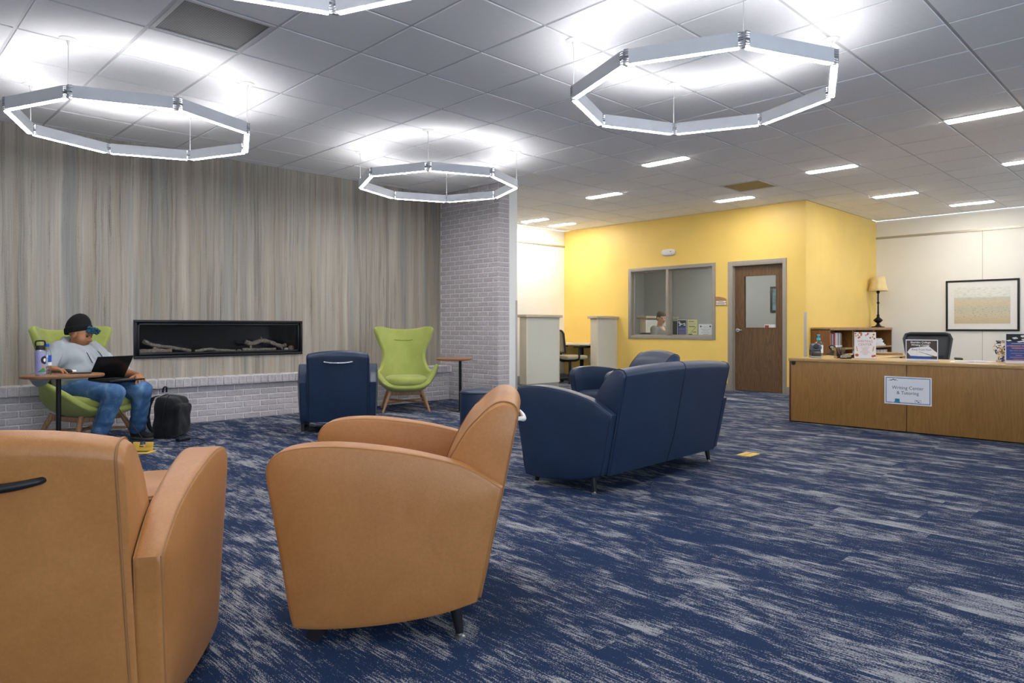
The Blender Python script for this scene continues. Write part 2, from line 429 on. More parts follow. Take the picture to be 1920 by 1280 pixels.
# alcove wall, yellow walls, right wall
structure(box('wall_alcove', 'paint_white', None, UE, UY+.12, VA, VA+.12, 0, ZC, sm=False))
structure(box('trim_1', 'rail_metal', None, UE, UY, VA-.018, VA, 2.67, 2.70, sm=False))
WV0, WV1, WZ0, WZ1 = 6.03, 7.775, .86, 2.115       # window opening
DV0, DV1, DZ = 4.83, 5.725, 2.09                    # door opening
b = B()
for v0, v1, z0, z1 in ((VY+.1, DV0, 0, ZC), (DV0, DV1, DZ, ZC), (DV1, WV0, 0, ZC), (WV0, WV1, 0, WZ0), (WV0, WV1, WZ1, ZC), (WV1, VA, 0, ZC)):
    b.box(UY, UY+.12, v0, v1, z0, z1)
structure(b.obj('wall_far', 'paint_yellow', sm=False))
structure(box('wall_far_side', 'paint_yellow', None, UY, UW, VY, VY+.1, 0, ZC, sm=False))
wr = structure(box('wall_right', 'paint_white', None, UW, UW+.12, VB, VY+.1, 0, ZC, sm=False))
for v in (2.82, 1.6, .38, 4.04-.0): 
    if v < 4: box('panel_joint', 'guard', wr, UW-.002, UW, v-.003, v+.003, 0, 2.67, sm=False)
structure(box('trim_2', 'rail_metal', None, UW-.02, UW, VB, VY, 2.665, 2.70, sm=False))
structure(box('trim_3', 'guard', None, UY-.004, UY+.03, VY-.004, VY+.03, 0, 1.28, .002))
structure(box('baseboard_far', 'vinyl_base', None, UY-.012, UY, VY, DV0-.05, 0, .115, .002))
structure(box('baseboard_far_left', 'vinyl_base', None, UY-.012, UY, DV1+.05, VA, 0, .115, .002))
structure(box('baseboard_side', 'vinyl_base', None, UY, UW, VY-.012, VY, 0, .115, .002))
structure(box('baseboard_right', 'vinyl_base', None, UW-.012, UW, VB, VY, 0, .115, .002))
structure(box('baseboard_alcove', 'vinyl_base', None, UE, UY, VA-.012, VA, 0, .115, .002))
# walls behind the camera, with wide windows to the daylight
b = B(); u = UB
wins = [(UB+.5, UB+3.2), (.5, 3.6), (10.1, 13.2)]
b.box(UB, UW, VB-.15, VB, 0, .8); b.box(UB, UW, VB-.15, VB, 2.65, ZC)
xs = [UB]+[q for w in wins for q in w]+[UW]
for a, c in zip(xs[::2], xs[1::2]): b.box(a, c, VB-.15, VB, .8, 2.65)
structure(b.obj('wall_rear', 'paint_grey', sm=False))
for i, w in enumerate(wins):
    f = B()
    for t in np.linspace(w[0], w[1], 3): f.box(t-.03, t+.03, VB-.1, VB-.04, .8, 2.65)
    for z in (.83, 2.62): f.box(w[0], w[1], VB-.1, VB-.04, z-.03, z+.03)
    structure(f.obj('window_%d' % (i+2), 'metal_frame', sm=False))
    ar = bpy.data.lights.new('window_portal', 'AREA'); ar.shape = 'RECTANGLE'; ar.size = w[1]-w[0]; ar.size_y = 1.85; ar.cycles.is_portal = True
    ao = bpy.data.objects.new('window_portal', ar); COL.objects.link(ao); ao.location = ((w[0]+w[1])/2, VB-.12, 1.72); ao.rotation_euler = (-PI/2, 0, 0)
structure(box('wall_near', 'paint_white', None, UB-.15, UB, VB-.15, VS+.15, 0, ZC, sm=False))

# ------------------------------------------------------------------ ceiling: tegular tiles in an exposed grid
T = .6096; GU, GV = 2.694, 3.683
ceil_o = structure(box('ceiling', 'plenum', None, UB, UW, VB, VA, ZC+.03, ZC+.1, sm=False))
regs = [(UB, UC, VB, VS), (UC, UE, VB, VC), (UE, UY, VB, VA), (UY, UW, VB, VY)]
VENTS = {(round((1.475-GU)/T), round((4.293-GV)/T)), (round((8.79-GU)/T), round((4.293-GV)/T))}
def cam_px(u, v, z):
    c, s = math.cos(HEAD), math.sin(HEAD); d = u*c+v*s
    return d, 960+FPX*(u*s-v*c)/max(d, .01), 613-FPX*(z-CAMZ)/max(d, .01)
def tile_mesh(a, c):
    bm = bmesh.new(); bmesh.ops.create_cube(bm, size=1); bmesh.ops.scale(bm, vec=(a, c, .03), verts=bm.verts)
    bmesh.ops.bevel(bm, geom=[e for e in bm.edges if all(v.co.z < 0 for v in e.verts)], offset=.002, segments=1, affect='EDGES')
    me = mesh(bm, 'tile', False); me.materials.append(MATS['ceiling_tile']); return me
tile_full = tile_mesh(T-.022, T-.022); cand = []; rest = B()
for i in range(math.floor((UB-GU)/T), math.ceil((UW-GU)/T)):
    for j in range(math.floor((VB-GV)/T), math.ceil((VA-GV)/T)):
        u0, v0 = GU+i*T, GV+j*T
        if (i, j) in VENTS: continue
        ps = []
        for a0, a1, b0, b1 in regs:
            x0, x1, y0, y1 = max(u0, a0), min(u0+T, a1), max(v0, b0), min(v0+T, b1)
            if x1-x0 > .03 and y1-y0 > .03: ps.append((x0, x1, y0, y1))
        if sum((q[1]-q[0])*(q[3]-q[2]) for q in ps) > .97*T*T: ps = [(u0, u0+T, v0, v0+T)]
        for q in ps:
            d, px, py = cam_px((q[0]+q[1])/2, (q[2]+q[3])/2, ZC)
            vis = d > .6 and -160 < px < 2080 and -130 < py < 640
            cand.append((0 if vis else 1, d, q))
cand.sort(key=lambda t: t[:2])
for n, (hid, d, q) in enumerate(cand):
    w, h = q[1]-q[0], q[3]-q[2]
    if n < 296 and not hid:
        me = tile_full if abs(w-T) < .001 and abs(h-T) < .001 else tile_mesh(max(w-.014, .02), max(h-.014, .02))
        link('ceiling_tile', me, None, ceil_o, ((q[0]+q[1])/2, (q[2]+q[3])/2, ZC+.015))
    else: rest.box(q[0]+.011, q[1]-.011, q[2]+.011, q[3]-.011, ZC, ZC+.03)
tag(rest.obj('offside_tiles', 'ceiling_tile', ceil_o, sm=False), kind='stuff')
for i in range(math.floor((UB-GU)/T)+1, math.ceil((UW-GU)/T)):
    u = GU+i*T; v1 = VS if u < UC else (VC if u < UE else (VA if u < UY else VY))
    box('grid_bar', 'ceiling_grid', ceil_o, u-.012, u+.012, VB, v1, ZC+.007, ZC+.02, sm=False)
for j in range(math.floor((VB-GV)/T)+1, math.ceil((VA-GV)/T)):
    v = GV+j*T; u0, u1 = (UB, UW) if v < VY else ((UB, UY) if v < VC else ((UB, UC) if v < VS else (UE, UY)))
    box('grid_bar', 'ceiling_grid', ceil_o, u0, u1, v-.012, v+.012, ZC+.0065, ZC+.0195, sm=False)
    if VC <= v < VS: box('grid_bar', 'ceiling_grid', ceil_o, UE, UY, v-.012, v+.012, ZC+.0065, ZC+.0195, sm=False)
# perforated return-air grilles (one tile each)
def grille_material(name, c0, c1):
    m, k, p = newmat(name)
    tc = k.n.new('ShaderNodeTexCoord'); v = k.n.new('ShaderNodeTexVoronoi'); v.inputs['Scale'].default_value = 70; v.inputs['Randomness'].default_value = 0
    k.put(v, 'Vector', k.mapv(tc.outputs['Object'], (1, 1, 0)))
    k.put(p, 'Base Color', k.ramp(v.outputs['Distance'], [(.3, srgb(c0)), (.42, srgb(c1))])); p.inputs['Roughness'].default_value = .5; p.inputs['Metallic'].default_value = .2
grille_material('grille_grey', '#38383b', '#77777a'); grille_material('grille_tan', '#5e553f', '#8f8468')
for (u, v, m, lab) in ((1.475, 4.293, 'grille_grey', 'grey perforated ceiling grille between the pendant rings at upper left'), (8.79, 4.293, 'grille_tan', 'small tan ceiling grille among the strip lights before the yellow wall')):
    u = GU+round((u-GU)/T)*T; v = GV+round((v-GV)/T)*T
    t = thing('ceiling_vent', lab, 'vent', (u+T/2, v+T/2, ZC))
    box('perforated_plate', m, t, -T/2+.03, T/2-.03, -T/2+.03, T/2-.03, .004, .012, sm=False)
    f = B(); h = T/2-.012
    f.box(-h, h, -h, -h+.025, -.003, .014); f.box(-h, h, h-.025, h, -.003, .014); f.box(-h, -h+.025, -h+.025, h-.025, -.003, .014); f.box(h-.025, h, -h+.025, h-.025, -.003, .014)
    f.obj('frame', 'ceiling_grid', t, sm=False)

# ------------------------------------------------------------------ window and door of the yellow wall
glass('pane', (.93, .95, .95), .03)
win = structure(thing('window_1', None, None, (UY, 0, 0)))
FW = .055
f = B(); f.box(-.015, .13, WV0-.025, WV0+FW-.02, WZ0-.025, WZ1+.025, .003); f.box(-.015, .13, WV1-FW+.02, WV1+.025, WZ0-.025, WZ1+.025, .003)
f.box(-.015, .13, WV0+FW-.02, WV1-FW+.02, WZ1-FW+.02, WZ1+.025, .003); f.box(-.015, .13, WV0+FW-.02, WV1-FW+.02, WZ0-.025, WZ0+FW-.02, .003)
f.obj('window_frame', 'metal_frame', win)
box('mullion', 'metal_frame', win, -.012, .12, 6.925, 6.98, WZ0+.03, WZ1-.03, .003)
f = B()
for a, c in ((WV0+.035, 6.925), (6.98, WV1-.035)):
    f.box(.05, .10, a, a+.022, WZ0+.035, WZ1-.035); f.box(.05, .10, c-.022, c, WZ0+.035, WZ1-.035); f.box(.05, .10, a, c, WZ1-.058, WZ1-.036); f.box(.05, .10, a, c, WZ0+.036, WZ0+.056)
f.obj('glazing_bead', 'metal_frame', win, sm=False)
for a, c in ((WV0+.057, 6.903), (7.002, WV1-.057)): box('pane', 'pane', win, .072, .078, a, c, WZ0+.056, WZ1-.058, sm=False)
dr = structure(thing('door_1', None, None, (UY, 0, 0)))
f = B(); f.box(-.015, .13, DV1-.035, DV1+.05, 0, DZ+.045, .003); f.box(-.015, .13, DV0-.05, DV0+.012, 0, DZ+.045, .003); f.box(-.015, .13, DV0+.012, DV1-.035, DZ-.035, DZ+.045, .003)
f.box(.03, .11, DV1-.05, DV1-.03, 0, DZ-.03); f.box(.03, .11, DV0+.01, DV0+.02, 0, DZ-.03)
f.obj('door_frame', 'metal_frame', dr)
A0, A1, Z0, Z1 = DV0+.014, DV1-.04, .012, DZ-.04; LV0, LV1, LZ0, LZ1 = 4.965, 5.525, 1.03, 1.895
f = B(); f.box(.055, .1, A0, LV0, Z0, Z1); f.box(.055, .1, LV1, A1, Z0, Z1); f.box(.055, .1, LV0, LV1, Z0, LZ0); f.box(.055, .1, LV0, LV1, LZ1, Z1)
lf = f.obj('door_leaf', 'door_wood', dr, sm=False)
f = B(); f.box(.05, .104, LV0, LV0+.012, LZ0, LZ1); f.box(.05, .104, LV1-.012, LV1, LZ0, LZ1); f.box(.05, .104, LV0, LV1, LZ0, LZ0+.012); f.box(.05, .104, LV0, LV1, LZ1-.012, LZ1)
f.obj('lite_frame', 'door_wood', lf, sm=False)
box('pane', 'pane', lf, .075, .08, LV0+.012, LV1-.012, LZ0+.012, LZ1-.012, sm=False)
f = B(); f.cyl((.058, 5.625, 1.0), (.04, 5.625, 1.0), .034, n=24); f.cyl((.042, 5.625, 1.0), (-.005, 5.625, 1.0), .012); f.tube(bez([(-.003, 5.63, 1.0), (-.006, 5.58, 1.0), (.004, 5.525, .997)]), .011)
f.obj('lever_handle', 'chrome', lf)
# office behind the yellow wall
OU, OV0, OV1, OZ = 13.5, 4.58, VA, 2.7
structure(box('wall_office_rear', 'paint_grey', None, OU, OU+.1, OV0, OV1, 0, OZ, sm=False))
structure(box('wall_office_left', 'paint_grey', None, UY+.12, OU, OV1, OV1+.1, 0, OZ, sm=False))
structure(box('ceiling_office', 'ceiling_tile', None, UY+.12, OU, OV0, OV1, OZ, OZ+.05, sm=False))
structure(box('wall_office_side', 'paint_grey', None, UY+.12, OU, OV0, OV0+.04, 0, OZ, sm=False))

# ================================================================== lamps
emis('led_up', (1, .99, 1), RING_UP); emis('led_down', (1, .99, 1), RING_DOWN); emis('led_strip', (1, .955, .88), STRIP)
mat('ring_metal', '#d6d8dd', .45, var=.02); mat('hinge_metal', '#a4a6aa', .45, metal=.3); mat('cable', '#c8c8ca', .4)
def ring_parts(root):
    R, zb, zt, w = .872, 2.597, 2.683, .045
    for k in range(8):
        a0, a1 = k*PI/4, (k+1)*PI/4
        p, q = Vector((R*math.cos(a0), R*math.sin(a0), 0)), Vector((R*math.cos(a1), R*math.sin(a1), 0))
        d = (q-p).normalized(); L = (q-p).length; M = Matrix.Translation((p+q)/2) @ Matrix.Rotation(math.atan2(d.y, d.x), 4, 'Z'); h = L/2-.026
        seg = B().box(-h, h, -w/2, -w/2+.006, zb, zt, M=M).box(-h, h, w/2-.006, w/2, zb, zt, M=M).box(-h, h, -w/2+.006, w/2-.006, zb+.03, zb+.05, M=M).obj('light_bar', 'ring_metal', root, sm=False)
        B().box(-h, h, -w/2+.006, w/2-.006, zb-.002, zb+.006, M=M).obj('downlight', 'led_down', seg, sm=False)
        B().box(-h, h, -w/2+.006, w/2-.006, zt-.008, zt-.001, M=M).obj('uplight', 'led_up', seg, sm=False)
        hg = B()
        for j in range(7):
            z = zb+.002+j*.0122
            for s in (-1, 1):
                dd = (q-p).normalized() if s > 0 else Vector((math.cos(a0-PI/8-PI/2), math.sin(a0-PI/8-PI/2), 0))
                Mh = Matrix.Translation(p+dd*.013) @ Matrix.Rotation(math.atan2(dd.y, dd.x), 4, 'Z')
                hg.box(-.015, .013, -w/2-.001, w/2+.001, z+(.006 if s > 0 else 0), z+(.006 if s > 0 else 0)+.0065, M=Mh)
        hg.cyl((p.x, p.y, zb), (p.x, p.y, zt), .012, n=12); hg.obj('hinge', 'hinge_metal', root, sm=False)
    for k in (1, 3, 5, 7):
        a = k*PI/4; x, y = R*math.cos(a), R*math.sin(a)
        B().cyl((x, y, zt-.01), (x, y, ZC-.03), .0022, n=6).obj('cable', 'cable', root)
        B().lathe([(.0, ZC-.001), (.055, ZC-.001), (.055, ZC-.006), (.04, ZC-.011), (.014, ZC-.014), (.009, ZC-.022), (.006, ZC-.045), (0, ZC-.046)], 28, Matrix.Translation((x, y, 0))).obj('ceiling_canopy', 'white_plastic', root)
proto = None
for (u, v, lab) in ((1.77, 6.085, 'octagonal white pendant ring lamp above the person on the green chair'), (4.232, 2.475, 'large octagonal white pendant ring lamp hanging above the blue sofa'), (4.85, 6.125, 'octagonal white pendant ring lamp hanging nearest the grey brick column'), (1.165, 2.46, 'octagonal pendant ring lamp cut off by the top edge of the photo')):
    if proto is None:
        proto = thing('pendant_lamp', lab, 'lamp', (u, v, 0), 0, 'octagonal pendant lamps'); ring_parts(proto)
    else:
        r = copy_tree(proto); r.location = (u, v, 0); r['label'] = lab
STR = [(7.585, 1.55, 'ceiling strip light nearest the camera at upper right'), (7.03, 4.597, 'ceiling strip light just below the big pendant ring, left of the tan grille'), (8.82, 3.38, 'ceiling strip light right of the big pendant ring, before the yellow corner'),
       (9.85, 5.205, 'ceiling strip light just left of the yellow wall corner, below the tan grille'), (8.19, 6.42, 'ceiling strip light above the white oval lamp on the yellow wall'), (11.22, 3.38, 'ceiling strip light above the table lamp and bookcase'),
       (12.84, 2.77, 'ceiling strip light closest to the framed picture'), (9.2, 8.8, 'left one of two small strip lights over the study booth'), (9.96, 8.8, 'right one of two small strip lights over the study booth'), (10.04, 1.55, 'ceiling strip light cut by the right edge of the photo')]
sp = None
for n, q in enumerate(STR):
    u, v, lab = q
    if sp is None:
        sp = thing('strip_light', lab, 'lamp', (u, v, ZC), 0, 'ceiling strip lights')
        box('lens', 'led_strip', sp, -.062, .062, -.285, .285, -.012, -.004, .003)
        f = B(); f.box(-.085, -.066, -.295, .295, -.006, .004); f.box(.066, .085, -.295, .295, -.006, .004); f.box(-.085, .085, -.300, -.287, -.006, .004); f.box(-.085, .085, .287, .300, -.006, .004)
        f.obj('frame', 'white_plastic', sp, sm=False)
    else:
        c = copy_tree(sp); c.location = (u, v, ZC); c['label'] = lab

# ================================================================== leather club chairs and sofa
def leather(name, c0, c1, rough=.42, coat=0):
    m, k, p = newmat(name)
    tc = k.n.new('ShaderNodeTexCoord'); v = tc.outputs['Object']
    f = k.math('ADD', k.math('MULTIPLY', k.noise(v, 5, 4, .6, .6), .6), k.math('MULTIPLY', k.noise(v, 90, 3, .6), .4))
    k.put(p, 'Base Color', k.ramp(f, [(.3, srgb(c0)), (.7, srgb(c1))])); p.inputs['Roughness'].default_value = rough
    vo = k.n.new('ShaderNodeTexVoronoi'); vo.inputs['Scale'].default_value = 330; k.put(vo, 'Vector', v)
    b = k.n.new('ShaderNodeBump'); b.inputs['Strength'].default_value = .22; b.inputs['Distance'].default_value = .0012; k.put(b, 'Height', vo.outputs['Distance']); k.put(p, 'Normal', b.outputs[0])
leather('leather_tan', '#9f6836', '#b37b47', .44); leather('leather_navy', '#1a2942', '#233653', .4)
mat('seam_tan', '#96683f', .6); mat('seam_navy', '#111c33', .6); mat('glide', '#9a9a9c', .3, metal=.8)
ARM = [(0, .508), (.022, .41), (.05, .27), (.085, .124), (.2, .088), (.35, .062), (.5, .05), (.62, .05), (.69, .058), (.705, .12), (.73, .28), (.757, .45), (.772, .54), (.775, .58), (.765, .612), (.74, .637), (.70, .651), (.64, .659), (.56, .661), (.47, .655), (.36, .641), (.25, .62), (.14, .59), (.06, .548)]
BACK = [(.075, .115), (.03, .34), (-.02, .585), (-.05, .725), (-.052, .752), (-.042, .772), (-.022, .783), (.004, .786), (.03, .778), (.055, .76), (.088, .728), (.125, .685), (.16, .63), (.19, .575), (.222, .5), (.25, .42), (.262, .33), (.255, .2), (.235, .13)]
def rounded(P, n=4, lim=38):
    """closed outline with its gentle bends smoothed, its corners kept"""
    V = [Vector(p) for p in P]; N = len(V); out = []
    bend = [abs((V[i]-V[i-1]).angle_signed(V[(i+1) % N]-V[i])) for i in range(N)]
    hard = [b_ > math.radians(lim) for b_ in bend]
    for i in range(N):
        b_, c = V[i], V[(i+1) % N]; a = 2*b_-c if hard[i] else V[i-1]; d = 2*c-b_ if hard[(i+1) % N] else V[(i+2) % N]
        for k in range(n):
            t = k/n; q = .5*((2*b_)+(c-a)*t+(2*a-5*b_+4*c-d)*t*t+(3*b_-a-3*c+d)*t**3); out.append((q.x, q.y))
    return out
ARM, BACK = rounded(ARM, 3), rounded(BACK, 3)
def rings_from(poly, faces):
    """rings of an outline: faces = list of (inset, f(x,z)->y)"""
    cx = sum(p[0] for p in poly)/len(poly); cz = sum(p[1] for p in poly)/len(poly); out = []
    for ins, f in faces:
        r = []
        for x, z in poly:
            d = math.hypot(x-cx, z-cz); s = 1-ins/d if ins < 1 else 1-(ins-1)
            X, Z = cx+(x-cx)*s, cz+(z-cz)*s; r.append(Vector((X, f(X, Z, s), Z)))
        out.append(r)
    return out
def puffy(poly, yo, yi, r=.02, bulge=.012):
    """upholstered panel between two side surfaces yo > yi"""
    bu = lambda s: bulge*(1-max(0, min(1, s))**3)
    fc = [(1.98, lambda x, z, s: yi(x, z)-bu(s)), (1.6, lambda x, z, s: yi(x, z)-bu(s)), (1.3, lambda x, z, s: yi(x, z)-bu(s)), (r, lambda x, z, s: yi(x, z)),
          (r*.35, lambda x, z, s: yi(x, z)+r*.18), (r*.05, lambda x, z, s: yi(x, z)+r*.6), (0, lambda x, z, s: yi(x, z)+r*1.1), (0, lambda x, z, s: yo(x, z)-r*1.1), (r*.05, lambda x, z, s: yo(x, z)-r*.6),
          (r*.35, lambda x, z, s: yo(x, z)-r*.18), (r, lambda x, z, s: yo(x, z)), (1.3, lambda x, z, s: yo(x, z)+bu(s)), (1.6, lambda x, z, s: yo(x, z)+bu(s)), (1.98, lambda x, z, s: yo(x, z)+bu(s))]
    return rings_from(poly, fc)
def armchair(name, lab, cat, loc, rot, color, width=0.0, handle='black_plastic', casters=True, group=None, seats=1):
    """club chair; +X is the sitting direction; width = extra width (sofa)"""
    t = thing(name, lab, cat, loc, rot, group); L, S = 'leather_'+color, 'seam_'+color; e = width/2
    sh = lambda pts: [(p[0]-.39, p[1]) for p in pts]
    arm, back = sh(ARM), sh(BACK)
    for s in (1, -1):
        hw = lambda x, z: (.352+e+.029*z+.04*(x+.39)/.775)
        yo = lambda x, z: hw(x, z)
        yi = lambda x, z: hw(x, z)-.068-.052*(x+.39)/.77
        rg = puffy(arm, yo, yi, .016, .016)
        if s < 0: rg = [[Vector((v.x, -v.y, v.z)) for v in r] for r in rg]
        a = B().loft(rg).obj('arm', L, t, ang=60)
        for f_, nm in ((yo, .9), (yi, -.9)):
            pp = rings_from(arm, [(.006, lambda x, z, q: f_(x, z)-nm*.006)])[0]
            pp = [Vector((v.x, v.y*s, v.z)) for v in pp]
            B().tube(pp, .0032, 6, True).obj('piping', S, a)
    # back: outline swept across, crowned top
    W2 = .298+e; rg = []
    ys = [-W2, -W2+.004, -W2+.016] + list(np.linspace(-W2+.04, W2-.04, 15)) + [W2-.016, W2-.004, W2]
    cx = sum(p[0] for p in back)/len(back); cz = .45
    for y in ys:
        k = abs(y)/W2; edge = W2-abs(y); ins = .016*(1-min(1, edge/.016))**2; cr = .034*(1-k**2.5)*(1 if seats == 1 else .8)
        bow = -.022*(1-k*k)
        rg.append([Vector((x+(0 if x > -.30 else bow*min(1, max(0, z-.1)/.2))-(x-cx)*ins*2.5, y, z+cr*max(0, (z-.5)/.28)**1.5-(z-cz)*ins*2.2)) for x, z in back])
    bk = B().loft(rg).obj('backrest', L, t, ang=60)
    for s in (-1, 1):
        pp = [Vector((x, s*(W2-.006), z+.001)) for x, z in back]
        B().tube([rg[2 if s < 0 else -3][i]+(rg[2 if s < 0 else -3][i]-Vector((cx, s*W2, cz))).normalized()*.001 for i in range(len(back))], .0032, 6, True).obj('piping', S, bk)
    if seats == 2:
        B().tube([rg[len(rg)//2][i]+Vector((-.001, 0, .0005)) for i in range(0, 42)], .0030, 6).obj('centre_seam', S, bk)
    # seat cushion(s) and the box under them
    for q in range(seats):
        w = 2*(W2-.01)/seats; y0 = -W2+.01+q*w
        b = B().box(-.19, .352, y0+.004, y0+w-.004, .27, .435, .04, 4); b.obj('seat_cushion', L, t)
    B().box(-.25, .315, -W2+.0, W2-.0, .13, .268, .012, 2).obj('seat_base', L, t)
    yl = .335+e
    for s in (-1, 1):
        B().cyl((-.225, s*yl, .14), (-.245, s*(yl+.003), .018), .024, .014, 18).obj('leg', 'black_plastic', t)
        B().lathe([(.0, .0), (.018, .0), (.018, .006), (.008, .010), (.006, .02), (0, .021)], 16, Matrix.Translation((-.2455, s*(yl+.003), 0))).obj('glide', 'glide', t)
        if casters:
            g = B().cyl((.235, s*yl-.018, .026), (.235, s*yl+.018, .026), .026, n=20).cyl((.225, s*yl-.034, .026), (.225, s*yl-.022, .026), .024, n=20); g.box(.19, .26, s*yl-.038, s*yl+.026, .045, .085, .012, 3); g.obj('caster', 'black_plastic', t)
        else:
            B().cyl((.225, s*yl, .1), (.24, s*(yl+.003), .016), .024, .014, 18).obj('leg', 'black_plastic', t)
            B().lathe([(.0, .0), (.018, .0), (.018, .006), (.008, .010), (.006, .02), (0, .021)], 16, Matrix.Translation((.2405, s*(yl+.003), 0))).obj('glide', 'glide', t)
    if handle:
        hx = -.455
        pts = bez([(hx+.03, -.145, .715), (hx-.006, -.13, .712), (hx-.02, -.07, .704), (hx-.022, 0, .702), (hx-.02, .07, .704), (hx-.006, .13, .712), (hx+.03, .145, .715)], 5)
        B().tube(pts, [.006+.005*math.sin(PI*i/(len(pts)-1)) for i in range(len(pts))], 10).obj('pull_handle', handle, t)
    return t
A0c = math.radians(-44.41)
armchair('lounge_armchair', 'tan leather club armchair at left edge seen from behind, black pull handle', 'armchair', (.439, 2.278, 0), 1.05, 'tan', group='tan leather club armchairs')
armchair('lounge_armchair', 'tan leather club armchair seen from its side in the middle foreground', 'armchair', (1.57, 2.223, 0), 2.402, 'tan', handle='white_plastic', group='tan leather club armchairs')
armchair('lounge_armchair', 'navy leather club armchair seen from behind, facing the stone wall', 'armchair', (3.751, 6.391, 0), 1.037, 'navy', handle='chrome', group='navy leather club armchairs')
armchair('lounge_armchair', 'navy leather club armchair half hidden behind the navy sofa', 'armchair', (5.475, 4.05, 0), math.radians(202)+A0c, 'navy', handle='chrome', group='navy leather club armchairs')
armchair('sofa', 'two-seat navy leather sofa with its back toward the reception desk side', 'sofa', (4.157, 3.031, 0), 1.603, 'navy', width=.79, handle=None, casters=False, seats=2)
def ottoman(lab, loc, r, h, color, group=None):
    t = thing('drum_ottoman', lab, 'ottoman', loc, 0, group)
    B().lathe([(0, .03), (r-.01, .03), (r, .045), (r, h-.035), (r-.006, h-.012), (r-.03, h), (r*.6, h+.006), (0, h+.008)], 48).obj('body', 'leather_'+color, t)
    B().lathe([(r-.004, h-.03), (r+.0035, h-.028), (r+.0035, h-.022), (r-.004, h-.02)], 48).obj('piping', 'seam_'+color, t)
    f = B()
    for k in range(4): f.cyl((.7*r*math.cos(k*PI/2+.7), .7*r*math.sin(k*PI/2+.7), 0), (.7*r*math.cos(k*PI/2+.7), .7*r*math.sin(k*PI/2+.7), .035), .018, n=12)
    f.obj('feet', 'black_plastic', t); return t
ottoman('tan leather drum ottoman glimpsed between back and arm of the left armchair', (.905, 2.99, 0), .24, .44, 'tan')
ottoman('navy leather drum ottoman beside the right small table by the brick column', (4.47, 4.985, 0), .205, .45, 'navy')

# ================================================================== green wing chairs
def fabric(name, c0, c1, scale=260, bump=.3):
    m, k, p = newmat(name)
    tc = k.n.new('ShaderNodeTexCoord'); v = tc.outputs['Object']
    f = k.math('ADD', k.math('MULTIPLY', k.noise(v, scale, 2, .6), .7), k.math('MULTIPLY', k.noise(v, 6, 3), .3))
    k.put(p, 'Base Color', k.ramp(f, [(.35, srgb(c0)), (.65, srgb(c1))])); p.inputs['Roughness'].default_value = .9; p.inputs['Specular IOR Level'].default_value = .2
    p.inputs['Sheen Weight'].default_value = .15
    b = k.n.new('ShaderNodeBump'); b.inputs['Strength'].default_value = bump; b.inputs['Distance'].default_value = .0015; k.put(b, 'Height', k.noise(v, scale*1.6, 2)); k.put(p, 'Normal', b.outputs[0])
fabric('green_wool', '#929b4a', '#aeb569'); mat('green_seam', '#66782a', .9)
CV = [(.385, .328, .245, .05), (.35, .292, .29, .12), (.25, .272, .345, .215), (.10, .258, .395, .295), (-.05, .264, .415, .325), (-.17, .298, .40, .305), (-.245, .37, .36, .23), (-.275, .46, .315, .15), (-.293, .56, .285, .10), (-.31, .65, .262, .09), (-.33, .74, .275, .12), (-.352, .83, .325, .17), (-.374, .92, .368, .205), (-.390, .985, .386, .21), (-.399, 1.022, .362, .18)]
